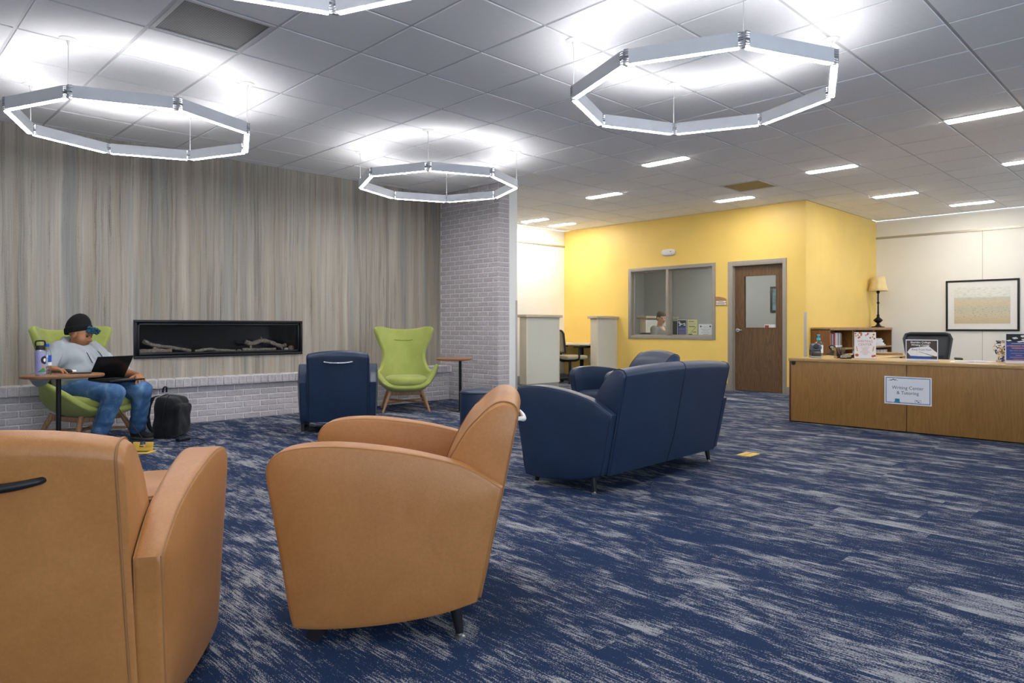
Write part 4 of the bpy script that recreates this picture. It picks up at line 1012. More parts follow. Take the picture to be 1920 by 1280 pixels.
B().lathe([(0, .228), (.0155, .228), (.0155, .25), (.013, .252), (0, .252)], 20).obj('cap', 'bottle_cap', wb)
wrap('label', 'label_blue', wb, .0316, -.5, .9, .105, .16); wrap('label_text', 'paper', wb, .0317, -.5, .9, .078, .104)
MP = GM @ Vector((.365, -.50, .665))
mo = B().sphere((0, 0, .012), (.052, .031, .02), 10).obj('computer_mouse', 'black_plastic', None, (MP.x+.02, MP.y+.01, .668), GA+.2); tag(mo, 'black computer mouse under the hand on the small table', 'mouse')
e = B().box(-.03, .03, -.022, .022, 0, .022, .010, 4).obj('earbud_case', 'white_plastic', None, TP(135, 698), GA); tag(e, 'small white earbud case on the small oval table', 'case')
e = B().box(-.075, .075, -.037, .037, 0, .009, .003, 2).obj('phone', 'black_plastic', None, TP(152, 700), math.radians(-20)); tag(e, 'black smartphone lying flat on the small oval table', 'phone')

# ================================================================== study booth by the far corner
mat('panel_fabric', '#cfcfc6', .85, var=.03, scale=50, bump=.2, bscale=300); mat('panel_trim', '#ddd3c0', .5, var=.02); mat('panel_cap', '#c4b8a2', .45, var=.03); mat('counter', '#e0d4bb', .45, var=.02)
def partition(lab, u0, u1, v0, v1, h):
    t = thing('booth_partition', lab, 'partition', ((u0+u1)/2, (v0+v1)/2, 0), 0, 'low booth partitions'); a, c = (u1-u0)/2, (v1-v0)/2
    box('kickplate', 'vinyl_base', t, -a+.01, a-.01, -c+.01, c-.01, 0, .095)
    box('panel', 'panel_fabric', t, -a+.03, a-.03, -c+.004, c-.004, .095, h-.045)
    f = B()
    for s in (-1, 1): f.box(s*(a-.016)-.016, s*(a-.016)+.016, -c, c, .095, h-.045, .004)
    f.obj('edge_post', 'panel_trim', t); box('cap', 'panel_cap', t, -a-.045, a+(.045 if u1 < UY-.01 else 0), -c-.04, c+.04, h-.045, h, .006)
partition('cream low partition beside the white wall end, left of the booth opening', 8.27, 9.10, 8.10, 8.26, 1.26)
partition('cream low partition standing against the yellow wall', 10.09, UY-.002, 8.06, 8.22, 1.255)
t = thing('booth_counter', 'cream counter along the yellow wall inside the study booth', 'desk', (0, 0, 0))
box('worktop', 'counter', t, 10.08, UY-.003, 8.24, VA-.02, .705, .74, .005)
f = B(); f.box(10.12, 10.17, 8.45, 8.5, 0, .705); f.box(10.12, 10.6, 8.45, 8.5, .655, .705); f.box(10.55, 10.6, 8.45, 8.5, 0, .655); f.obj('leg_frame', 'black_metal', t, sm=False)
f = B(); f.box(10.12, 10.17, 9.2, 9.25, 0, .705); f.obj('leg', 'black_metal', t, sm=False)
t = thing('wall_outlet', 'white wall outlet on the yellow wall below the booth counter', 'outlet', (UY, 8.70, .42))
box('plate', 'white_plastic', t, -.007, -.001, -.036, .036, -.058, .058, .002); f = B(); f.box(-.009, -.006, -.016, .016, .012, .04, .003); f.box(-.009, -.006, -.016, .016, -.04, -.012, .003); f.obj('sockets', 'panel_trim', t)
# ------------------------------------------------------------------ office chairs
mat('mesh_dark', '#3f4145', .7, var=.1, scale=200); mat('mesh_tan', '#b6a98d', .7, var=.08, scale=200); mat('seat_tan', '#b3a58f', .85, var=.05); mat('seat_dark', '#33353a', .85, var=.08); mat('frame_dark', '#2a2c30', .5, var=.08)
def office_chair(lab, loc, rot, seat, meshm, tall=.98, arms=True):
    t = thing('office_chair', lab, 'chair', loc, rot, 'swivel office chairs')
    for k in range(5):
        a = k*2*PI/5+.3; x, y = .27*math.cos(a), .27*math.sin(a)
        l = B().tube([(0, 0, .10), (x*.6, y*.6, .09), (x, y, .065)], [.028, .022, .016], 8).obj('base_arm', 'frame_dark', t)
        B().cyl((x-.02*math.sin(a), y+.02*math.cos(a), .028), (x+.02*math.sin(a), y-.02*math.cos(a), .028), .028, n=16).obj('caster', 'black_plastic', l)
    B().cyl((0, 0, .07), (0, 0, .42), .026, n=16).obj('gas_lift', 'black_metal', t)
    B().box(-.11, .11, -.09, .09, .405, .445, .015).obj('tilt_mechanism', 'black_plastic', t)
    B().box(-.23, .25, -.245, .245, .445, .525, .035, 4).obj('seat', seat, t)
    H0, H1 = .58, tall; pr = lambda z: -.235-.10*(z-H0)/(H1-H0)+.03*math.sin(PI*(z-H0)/(H1-H0))
    ot = [(y, z) for y, z in [(-.20, H0), (-.245, H1-.06), (-.225, H1-.012), (-.18, H1), (.18, H1), (.225, H1-.012), (.245, H1-.06), (.20, H0)]]
    B().tube([(pr(z), y, z) for y, z in ot], .02, 8, True).obj('back_frame', 'frame_dark', t)
    bm = bmesh.new(); R = []
    for i in range(9):
        z = H0+(H1-H0-.01)*i/8; w = .20+.045*min(1, (z-H0)/(H1-.06-H0))-.012; R.append([bm.verts.new((pr(z)-.018*(1-(2*j/8-1)**2), w*(2*j/8-1), z)) for j in range(9)])
    for a, c in zip(R, R[1:]):
        for j in range(8): bm.faces.new((a[j], a[j+1], c[j+1], c[j]))
    mm = link('back_mesh', mesh(bm), meshm, t); md = mm.modifiers.new('t', 'SOLIDIFY'); md.thickness = .012
    B().box(pr(.66)+.0, pr(.66)+.035, -.17, .17, .58, .72, .015, 3).obj('lumbar_pad', 'seat_dark', t)
    B().tube(bez([(-.05, 0, .42), (-.2, 0, .43), (-.285, 0, .52), (-.27, 0, .66)]), .022, 8).obj('back_bracket', 'black_plastic', t)
    if arms:
        for s in (-1, 1):
            ar = B().tube(bez([(-.02, s*.235, .44), (.0, s*.30, .47), (.0, s*.305, .60), (.01, s*.30, .675)]), .018, 8).obj('arm_post', 'black_plastic', t)
            B().box(-.11, .14, s*.30-.038, s*.30+.038, .672, .70, .012, 3).obj('arm_pad', 'black_plastic', ar)
    return t
office_chair('beige office chair with tan mesh back in the study booth', (9.95, 8.60, 0), math.radians(-15), 'seat_tan', 'mesh_tan', .985)
office_chair('dark grey office chair behind the reception desk', (9.2, 2.42, 0), math.radians(196), 'seat_dark', 'mesh_dark', .97)

# ================================================================== reception desk
DU, DL = 7.64, 3.385
dk = thing('reception_desk', 'long wooden reception desk with panelled front and paper sign', 'desk', (0, 0, 0))
for v0, v1 in ((2.203, DL-.022), (.98, 2.195), (-.25, .972)): box('front_panel', 'desk_wood', dk, DU, DU+.022, v0, v1, .012, .672, .001)
wood('mahogany', '#4e2419', '#6b3526', 'Z', .4)
box('end_panel', 'mahogany', dk, DU, 8.42, DL-.021, DL-.001, .004, .672, .002)
box('kick_board', 'black_plastic', dk, DU+.03, DU+.05, -.2, DL-.05, 0, .06)
box('far_end_panel', 'desk_wood', dk, DU, 8.42, -.275, -.255, .004, .672)
box('worktop', 'desk_top', dk, DU-.012, 8.45, -.29, DL+.004, .673, .707, .004)
box('return_worktop', 'desk_top', dk, 8.452, 9.75, 2.66, DL+.004, .673, .707, .004)
f = B(); f.box(8.45, 9.72, DL-.022, DL-.002, .004, .672); f.box(9.70, 9.72, 2.68, DL-.022, .004, .672); f.obj('return_panel', 'desk_wood', dk)
b = B(); pl = [(8.452, .55), (8.452, 1.60)]+[(8.452+.95*(1-math.cos(a)), 1.60-.95*math.sin(a)*.55) for a in np.linspace(.1, PI/2, 8)]+[(9.9, 1.05), (9.9, .3), (8.452, .3)]
b.prism(pl, 'z', .673, .707).obj('curved_worktop', 'desk_top', dk, sm=False)
box('curved_support', 'desk_wood', dk, 9.6, 9.62, .35, 1.0, 0, .673)
b = B(); b.lathe([(.0, 0), (.021, 0), (.021, .006), (.0, .0065)], 24, Matrix.Translation((DU-.0, 3.335, .652)) @ Matrix.Rotation(-PI/2, 4, 'Y')); b.box(DU-.006, DU, 3.314, 3.356, .652, .671)
lk = b.obj('lock', 'black_plastic', dk)
# flat printed sheets: local frame x = right, z = up, front = -y
def sheet(name, lab, loc, rot, w, h, m='paper', lean=0, cat='sign', thick=.0012):
    t = thing(name, lab, cat, loc, rot); t.rotation_euler = (lean, 0, rot)
    box('sheet', m, t, -w/2, w/2, 0, thick, 0, h, sm=False); return t
def pr_(t, name, m, x0, x1, z0, z1, lvl=1): return box(name, m, t, x0, x1, -.0004*lvl, -.0002*lvl+.0002, z0, z1, sm=False)
def poly_(t, name, m, pts, lvl=1):
    bm = bmesh.new(); bm.faces.new([bm.verts.new((x, -.0005*lvl, z)) for x, z in pts]); return link(name, mesh(bm, 'm', False), m, t)
def txt(t, s, size, m, x, z, lvl=1, sx=1, bold=0): return text(s, size, m, t, (x, -.0006*lvl-.0003, z), sx=sx, bold=bold)
for n, c in (('ink_blue', '#2b6494'), ('ink_navy', '#27365f'), ('ink_grey', '#53566c'), ('ink_teal', '#1489a3'), ('ink_orange', '#c9622e'), ('ink_gold', '#d8a63a'), ('ink_peach', '#c9907c'), ('ink_royal', '#2f55a5'), ('ink_deep', '#3b57a0'), ('ink_white', '#f2f2f2'), ('ink_salmon', '#e9a58c'), ('photo_brown', '#4e4740'), ('photo_dark', '#2c2d31'), ('flyer_cream', '#ded793'), ('ink_red', '#b03a32')): mat(n, c, .6, var=.05, scale=30)
# sign taped on the desk front
RW_ = -PI/2    # sheets that face -U (toward the sofa)
sg = sheet('paper_sign', 'white paper sign with blue border taped to the desk front', (DU-.0015, 2.19, .279), RW_, .424, .277)
for a in ((-.2, .2, .012, .018), (-.2, .2, .259, .265), (-.2, -.194, .012, .265), (.194, .2, .012, .265)): pr_(sg, 'border', 'ink_blue', *a)
txt(sg, 'Writing Center', .046, 'ink_grey', 0, .165, sx=.98); txt(sg, '& Tutoring', .046, 'ink_grey', 0, .115, sx=.98)
poly_(sg, 'mountain_mark', 'ink_navy', [(-.178, .232), (-.155, .243), (-.146, .240), (-.13, .254), (-.118, .244), (-.108, .247), (-.085, .233), (-.105, .240), (-.118, .236), (-.13, .244), (-.147, .233), (-.157, .236)])
pr_(sg, 'laptop_mark', 'ink_teal', -.115, -.072, .026, .055); pr_(sg, 'laptop_mark', 'ink_navy', -.122, -.065, .019, .025)
for a in ((.065, .12, .05, .052), (.065, .12, .022, .024), (.065, .067, .022, .052), (.118, .12, .022, .052)): pr_(sg, 'board_mark', 'ink_grey', *a)
pr_(sg, 'board_mark', 'ink_navy', .075, .088, .04, .046); pr_(sg, 'board_mark', 'ink_navy', .09, .105, .03, .038)
for x in (-.17, -.03, .0, .03, .16): pr_(sg, 'cloud_line', 'guard', x-.03, x+.02, .022, .0235)
# acrylic stands on the desk
DZ_ = .7075
glass('acrylic', (.93, .91, .88), .14)
def stand(t, w): box('acrylic_foot', 'acrylic', t, -w/2, w/2, -.02, .06, -.002, .001, sm=False)
AX = math.radians(-78)
s1 = sheet('sign_stand', 'white upright sign stand with orange autumn leaves on the desk', (8.03, 2.72, DZ_+.002), AX, .212, .285); stand(s1, .212)
txt(s1, 'WRITING', .036, 'ink_peach', 0, .185); txt(s1, 'CENTER', .036, 'ink_peach', 0, .150); txt(s1, 'FALL SEMESTER', .013, 'ink_peach', 0, .122)
for i, w in enumerate((.07, .05, .08, .10, .06, .04)): pr_(s1, 'text_line', 'ink_peach', -w/2, w/2, .103-.012*i, .106-.012*i)
r5 = random.Random(5)
for i in range(22):
    x, z = r5.uniform(-.095, .095), r5.uniform(.215, .278); 
    if abs(x) < .045 and z < .25: continue
    a = r5.uniform(0, 6); poly_(s1, 'leaf', ('ink_orange', 'ink_orange', 'ink_gold')[i % 3], [(x+.013*math.cos(a+q)*(1 if k % 2 == 0 else .5), z+.013*math.sin(a+q)*(1 if k % 2 == 0 else .5)) for k, q in enumerate(np.linspace(0, 2*PI, 9)[:-1])])
for x, z, r in ((-.08, .035, .018), (.075, .026, .014), (.092, .03, .014)): poly_(s1, 'pumpkin', 'ink_orange', [(x+r*math.cos(q), z+r*.85*math.sin(q)) for q in np.linspace(0, 2*PI, 15)[:-1]])
for x, d in ((-.09, .02), (.09, -.02)): poly_(s1, 'wheat', 'ink_gold', [(x, .13), (x+d*.4, .135), (x+d, .08), (x+d*.6, .075)])
s2 = sheet('sign_stand', 'landscape sign stand with a photo of papers and a blue folder on the desk', (7.84, 2.12, DZ_+.002), math.radians(-86), .285, .215); stand(s2, .285)
pr_(s2, 'print', 'photo_brown', -.135, .135, .02, .205); poly_(s2, 'print_paper', 'ink_white', [(-.13, .085), (-.10, .128), (.06, .152), (.135, .085), (.135, .05), (-.03, .045), (-.10, .045)], 2); poly_(s2, 'print_folder', 'ink_royal', [(-.128, .09), (-.10, .05), (.08, .045), (.09, .022), (-.095, .022), (-.10, .03)], 3); poly_(s2, 'print_pen', 'photo_dark', [(-.03, .095), (.135, .045), (.135, .038), (-.02, .09)], 4)
txt(s2, 'Sheridan College', .026, 'ink_white', -.01, .186, 3, bold=.0006); txt(s2, 'Writing Center', .026, 'ink_white', -.01, .160, 3, bold=.0006); txt(s2, 'Away From Desk', .025, 'ink_royal', 0, .113, 5)
s3 = sheet('sign_stand', 'upright blue sign stand with white paper photo at the right photo edge', (7.97, 1.34, DZ_+.002), math.radians(-67), .215, .285); stand(s3, .215)
pr_(s3, 'print', 'ink_deep', -.1, .1, .03, .20); pr_(s3, 'print_photo', 'photo_dark', -.1, .1, .20, .275); pr_(s3, 'print_band', 'ink_salmon', -.1, .1, .022, .03)
for i in range(14):
    x, z = r5.uniform(-.09, .07), r5.uniform(.205, .265); poly_(s3, 'print_paper', 'ink_white', [(x-.02, z), (x+.012, z+.006), (x+.028, z-.004), (x-.004, z-.010)], 2)
txt(s3, 'AFTERNOON WRITING', .0185, 'ink_salmon', 0, .163, 2, bold=.0005); txt(s3, 'WORKSHOPS', .0185, 'ink_salmon', 0, .142, 2, bold=.0005); txt(s3, 'HELP WITH YOUR PAPERS', .0125, 'ink_salmon', 0, .118, 2)
for i, w in enumerate((.12, .05, .14, .09)): pr_(s3, 'text_line', 'ink_salmon', -w/2, w/2, .092-.018*i, .095-.018*i, 2)
pr_(s3, 'text_line', 'ink_white', -.06, .06, .185, .188, 2)
# desk things
mat('grey_plastic', '#4a5364', .4, var=.05); mat('smoke_plastic', '#4a4038', .2, var=.1); mat('soap_blue', '#35b6d6', .35); glass('gel', (.86, .90, .90), .12)
t = thing('pencil_sharpener', 'grey electric pencil sharpener with smoky tray on the desk corner', 'sharpener', (7.93, 3.215, DZ_), math.radians(-60))
box('base', 'silver', t, -.055, .055, -.085, .085, 0, .018, .005); box('shavings_tray', 'smoke_plastic', t, -.05, .05, -.08, .055, .018, .085, .006)
B().prism([(-.082, .085), (-.082, .10), (-.055, .145), (-.02, .158), (.03, .15), (.085, .085), (.085, .018), (.06, .018), (.06, .085)], 'x', -.052, .052, .006).obj('housing', 'grey_plastic', t)
B().cyl((.0, -.066, .122), (0, -.082, .132), .028, n=20).obj('pencil_dial', 'seat_dark', t)
t = thing('sanitizer_bottle', 'clear hand sanitizer bottle with a bright blue pump', 'bottle', (8.31, 3.33, DZ_), .4)
B().lathe([(0, 0), (.048, 0), (.05, .006), (.05, .14), (.042, .165), (.02, .18), (.016, .19), (0, .191)], 28).obj('body', 'gel', t)
B().lathe([(0, .19), (.02, .19), (.02, .212), (.009, .216), (.009, .24), (.015, .243), (.015, .256), (0, .257)], 20).box(-.055, .012, -.008, .008, .244, .256, .003).obj('pump', 'soap_blue', t)
wrap('label', 'paper', t, .0506, 2.2, 4.6, .04, .13); wrap('label_mark', 'ink_teal', t, .0509, 2.9, 3.9, .09, .12)
t = thing('hole_punch', 'black desk punch with a lever standing behind the clear cup', 'office tool', (8.75, 3.31, DZ_), math.radians(-50))
box('base_tray', 'seat_dark', t, -.06, .06, -.11, .11, 0, .02, .005); box('punch_head', 'black_plastic', t, -.025, .03, -.08, .08, .02, .06, .008)
B().tube(bez([(0, -.085, .05), (-.03, -.10, .095), (-.03, -.05, .115), (-.03, .05, .115), (-.03, .10, .095), (0, .085, .05)]), .010, 8).obj('lever', 'black_plastic', t)
t = thing('pen_cup', 'clear acrylic square pen cup with pens on the desk', 'cup', (7.93, 2.95, DZ_), math.radians(-50))
f = B(); f.box(-.045, .045, -.045, -.041, .0, .12); f.box(-.045, .045, .041, .045, 0, .12); f.box(-.045, -.041, -.041, .041, 0, .12); f.box(.041, .045, -.041, .041, 0, .12); f.box(-.041, .041, -.041, .041, 0, .004); f.obj('walls', 'acrylic', t, sm=False)
for i, m_ in enumerate(('black_plastic', 'seat_dark', 'photo_brown', 'ink_orange')): B().cyl((-.02+.013*i, -.01+.012*(i % 2), .005), (-.03+.03*(i % 3), .02-.01*i, .105+.01*(i % 2)), .005, n=8).obj('pen', m_, t)
B().box(-.015, .03, 0, .035, .005, .075, .01).obj('sticky_notes', 'seat_dark', t)
t = thing('tape_dispenser', 'black tape dispenser with silver roll beside the autumn sign', 'office tool', (8.14, 2.875, DZ_), math.radians(15))
B().prism([(-.06, 0), (.07, 0), (.075, .03), (.05, .04), (.02, .032), (-.02, .05), (-.055, .045)], 'x', -.024, .024, .005).obj('body', 'black_plastic', t)
B().cyl((-.013, -.02, .055), (.013, -.02, .055), .032, n=24).obj('tape_roll', 'silver', t)
t = thing('stapler', 'black and chrome stapler lying between cup and tape dispenser', 'office tool', (8.0, 2.86+.0, DZ_), math.radians(-30)); t.location = (7.84, 2.85, DZ_)
box('base', 'black_plastic', t, -.06, .06, -.018, .018, 0, .012, .004); B().prism([(-.06, .012), (.055, .02), (.06, .04), (-.02, .052), (-.06, .035)], 'y', -.016, .016, .005).obj('arm', 'chrome', t)
for i in range(3):
    e = B().box(-.12, .12, -.16, .16, 0, .009, .003).obj('manila_folder', 'shelf_edge', None, (9.36, 2.90+.012*i, DZ_+.0005+.0095*i), .25+.12*i); tag(e, ('bottom', 'middle', 'top')[i]+' manila folder of the small stack on the desk return', 'folder', 'manila folder stack')
for i, (u, v, a, m_) in enumerate(((8.02, 1.80, .2, 'paper'), (8.10, 1.68, -.3, 'paper'))):
    e = thing('loose_paper', ('white printed sheet lying flat left of the blue sign stand', 'white printed sheet lying partly over another beside the blue sign stand')[i], 'paper', (u, v, DZ_+.0005+.0016*i), a)
    box('page', m_, e, -.14, .14, -.108, .108, 0, .0014, sm=False); box('print_block', 'ink_royal', e, -.12, -.02, -.09, .07, .0013, .0018, sm=False)
t = thing('vase', 'small painted ceramic vase beside the blue sign stand', 'vase', (8.33, 1.545, DZ_))
m, k, p = newmat('painted_ceramic'); tc = k.n.new('ShaderNodeTexCoord'); k.put(p, 'Base Color', k.ramp(k.noise(tc.outputs['Object'], 28, 1, .4, 1.5), [(.38, srgb('#3f4f78')), (.44, srgb('#e6dfd0')), (.56, srgb('#e6dfd0')), (.6, srgb('#b58a4b')), (.68, srgb('#5d6f52'))], 'CONSTANT')); p.inputs['Roughness'].default_value = .25
B().lathe([(0, 0), (.04, 0), (.042, .01), (.03, .03), (.035, .06), (.065, .10), (.07, .14), (.05, .175), (.036, .185), (.045, .205), (.05, .21), (.0, .211)], 28).obj('body', 'painted_ceramic', t)
# ================================================================== bookcase, lamp, picture
SH, SU0, SU1, SV = 1.045, 10.87, 13.70, 4.187
for q, lab in enumerate(('low wooden bookcase unit with a row of books, nearest the yellow corner', 'low wooden bookcase unit half hidden behind the autumn sign', 'low wooden bookcase unit with piled papers under the table lamp')):
    w = (SU1-SU0)/3; u0 = SU0+q*w; t = thing('bookcase', lab, 'bookcase', (u0, SV, 0), 0, 'low bookcase units'); d = VY-.008-SV
    box('side_panel', 'shelf_wood', t, 0, .02, 0, d, 0, SH-.03); box('side_panel', 'shelf_wood', t, w-.02, w, 0, d, 0, SH-.03); box('back_panel', 'shelf_wood', t, .02, w-.02, d-.012, d, 0, SH-.03)
    box('top', 'shelf_edge', t, 0, w-.001, -.01, d, SH-.045, SH, .003)
    for z in (.09, .40, .72): box('shelf', 'shelf_wood', t, .021, w-.021, .004, d-.013, z-.02, z, .001)
    box('shelf_lip', 'shelf_edge', t, .021, w-.021, -.002, .0035, .695, .722)
    box('plinth', 'shelf_wood', t, .02, w-.02, .03, .05, 0, .07)
BC = [('#c4532e', .05, .235), ('#2f5d6d', .035, .23), ('#b9bcc0', .03, .225), ('#24406d', .03, .215), ('#b4262c', .05, .235), ('#c9b7b4', .10, .24), ('#314a80', .03, .245), ('#d4d8d6', .035, .24), ('#7d8f5a', .03, .24), ('#8a8f86', .03, .235), ('#6b2a2a', .03, .225)]
LB = ['orange-red book at the left end of the shelf row', 'teal-blue book second in the shelf row', 'pale grey thin book third in the shelf row', 'dark blue book just left of the red book on the shelf', 'bright red book in the middle of the shelf row', 'wide pinkish-grey binder beside the red book on the shelf', 'tall blue book right of the wide binder on the shelf', 'white-spined book near the right of the shelf row', 'olive green book near the right of the shelf row', 'grey-green book second from the right of the shelf row', 'maroon book at the right end of the shelf row']
u = SU0+.09
for i, ((c, w, h), lab) in enumerate(zip(BC, LB)):
    mat('book_%d' % i, c, .6, var=.05); t = thing('book', lab, 'book', (u+w/2, SV+.03, .7205), 0, 'books in the bookcase')
    box('cover', 'book_%d' % i, t, -w/2+.001, w/2-.001, 0, .17, 0, h, .003); box('spine_label', 'paper', t, -w/2+.006, w/2-.006, -.0012, .001, .02, .045)
    u += w+.003
for i in range(9):
    m_ = 'binder_a' if i % 2 else 'binder_b'; mat('binder_a', '#c9c4c2', .6); mat('binder_b', '#a9a5a4', .6); w = .075
    t = thing('binder', ('first', 'second', 'third', 'fourth', 'fifth', 'sixth', 'seventh', 'eighth', 'ninth')[i]+' grey red-banded binder from the left on the low shelf under the lamp', 'binder', (SU1-.915+.045+i*.083+.03, SV+.03, .4005), 0, 'grey and red binders')
    box('cover', m_, t, -w/2, w/2, 0, .2, 0, .25, .003); box('red_band', 'ink_red', t, -w/2+.002, w/2-.002, -.0015, .001, .04, .12)
PLB = ['lowest', 'second', 'third', 'fourth', 'topmost']
for i in range(5):
    e = B().box(-.30+.03*i, .26-.02*i, -.1, .1, 0, .026, .004).obj('paper_pile', 'paper', None, (SU1-.52-.02*i, SV+.13, .7205+.0268*i), .05*((i % 3)-1)); tag(e, PLB[i]+' bundle of the white paper pile on the bookcase shelf', 'paper', 'white paper bundles')
mat('lamp_shade', '#e3cd97', .8, var=.04, scale=8); mat('lamp_bronze', '#1d1916', .4, metal=.3, var=.2)
t = thing('table_lamp', 'tall bronze table lamp with a cream bell shade on the bookcase', 'lamp', (13.42, 4.325, SH))
B().box(-.085, .085, -.085, .085, 0, .018, .006).lathe([(.075, .018), (.05, .028), (.03, .05), (.022, .075), (.05, .095), (.078, .125), (.06, .15), (.028, .175), (.02, .20), (.028, .215), (.014, .235), (.012, .42), (.022, .43), (.024, .445), (.012, .46), (.011, .60), (.02, .612), (.03, .63), (.018, .655), (.008, .67), (0, .671)], 24).obj('stem', 'lamp_bronze', t)
rg = []
for z, r in ((.655, .168), (.70, .150), (.76, .132), (.83, .120), (.905, .112)): rg.append([Vector((r*(1-.05*(math.cos(4*a+.6)**2))*math.cos(a), r*(1-.05*(math.cos(4*a+.6)**2))*math.sin(a), z)) for a in [2*PI*q/48 for q in range(48)]])
o = B().loft(rg, cap=False).obj('shade', 'lamp_shade', t); md = o.modifiers.new('t', 'SOLIDIFY'); md.thickness = .004
B().tube([v for v in rg[0]], .005, 6, True).obj('shade_trim', 'lamp_shade', t)
# framed landscape
def painting():
    m, k, p = newmat('painting'); tc = k.n.new('ShaderNodeTexCoord'); v = tc.outputs['Object']
    sx = k.n.new('ShaderNodeSeparateXYZ'); k.put(sx, 0, v); h = k.math('ADD', sx.outputs[2], k.math('MULTIPLY', k.math('SUBTRACT', k.noise(k.mapv(v, (3, 0, 8)), 2, 3), .5), .05))
    base = k.ramp(k.math('ADD', k.math('MULTIPLY', h, 1.6), .5), [(.0, srgb('#d3bd98')), (.25, srgb('#dbcdb2')), (.40, srgb('#cfcbb6')), (.58, srgb('#e0cdb0')), (.70, srgb('#d0d4c4')), (.74, srgb('#ebece6')), (1, srgb('#efefea'))])
    br = k.mix(k.ramp(k.noise(k.mapv(v, (7, 0, 40)), 2, 4), [(.5, (0, 0, 0)), (.6, (.35, .35, .35))]), base, srgb('#b5bba6'))
    sp = k.ramp(k.noise(k.mapv(v, (38, 0, 60), (3, 0, 2)), 1, 3), [(.62, (0, 0, 0)), (.66, (.8, .8, .8))])
    lowm = k.ramp(k.math('ADD', k.math('MULTIPLY', sx.outputs[2], 1.6), .5), [(.06, (0, 0, 0)), (.14, (1, 1, 1)), (.40, (1, 1, 1)), (.5, (0, 0, 0))])
    ms = k.n.new('ShaderNodeMix'); ms.data_type = 'FLOAT'; k.put(ms, 0, lowm); k.put(ms, 2, 0.0); k.put(ms, 3, sp)
    k.put(p, 'Base Color', k.mix(ms.outputs[0], br, srgb('#5d635c'))); p.inputs['Roughness'].default_value = .6
painting(); mat('mat_board', '#f0efec', .7, var=.01); mat('frame_black', '#1b1a1b', .4, var=.1)
def picture(lab, loc, rot, w, h, fr, mb, art, frm='frame_black'):
    t = thing('framed_picture', lab, 'picture', loc, rot); f = B()
    f.box(-w/2, w/2, -.022, .0, -h/2, -h/2+fr, .003); f.box(-w/2, w/2, -.022, 0, h/2-fr, h/2, .003); f.box(-w/2, -w/2+fr, -.022, 0, -h/2+fr, h/2-fr, .003); f.box(w/2-fr, w/2, -.022, 0, -h/2+fr, h/2-fr, .003)
    f.obj('frame', frm, t); box('mat_board', 'mat_board', t, -w/2+fr, w/2-fr, -.010, -.002, -h/2+fr, h/2-fr, sm=False)
    box('print', art, t, -w/2+fr+mb, w/2-fr-mb, -.0125, -.0102, -h/2+fr+mb, h/2-fr-mb, sm=False)
picture('black framed pale prairie landscape print on the white wall', (UW-.001, 2.831, 1.415), -PI/2, 1.045, .862, .03, .095, 'painting')
# ================================================================== things on the yellow wall
t = thing('emergency_light', 'white oval emergency light above the office window', 'lamp', (UY, 6.918, 2.378))
rg = []
for x, s in ((-.001, 1), (-.03, 1), (-.055, .93), (-.07, .78), (-.078, .5), (-.08, .05)): rg.append([Vector((x, .14*s*math.copysign(abs(math.cos(a))**.75, math.cos(a)), .062*s*math.copysign(abs(math.sin(a))**.8, math.sin(a)))) for a in [2*PI*q/36 for q in range(36)]])
B().loft(rg).obj('housing', 'white_plastic', t); B().sphere((-.066, -.075, .01), .014, 6).obj('indicator', 'seat_dark', t)
t = thing('room_plaque', 'small wooden room plaque with two white strips beside the door', 'sign', (UY, 5.90, 1.485), -PI/2)
B().prism([(-.10, -.072), (.10, -.072), (.10, .03), (.05, .058), (-.03, .075), (-.10, .078)], 'y', -.014, -.001, .002).obj('board', 'shelf_edge', t)
for z in (-.01, -.048):
    o = box('name_strip', 'ink_white', t, -.085, .095, -.017, -.0145, z-.011, z+.011); box('lettering', 'ink_grey', o, -.04 if z > -.02 else -.07, .05 if z > -.02 else .075, -.0176, -.0168, z-.003, z+.003)
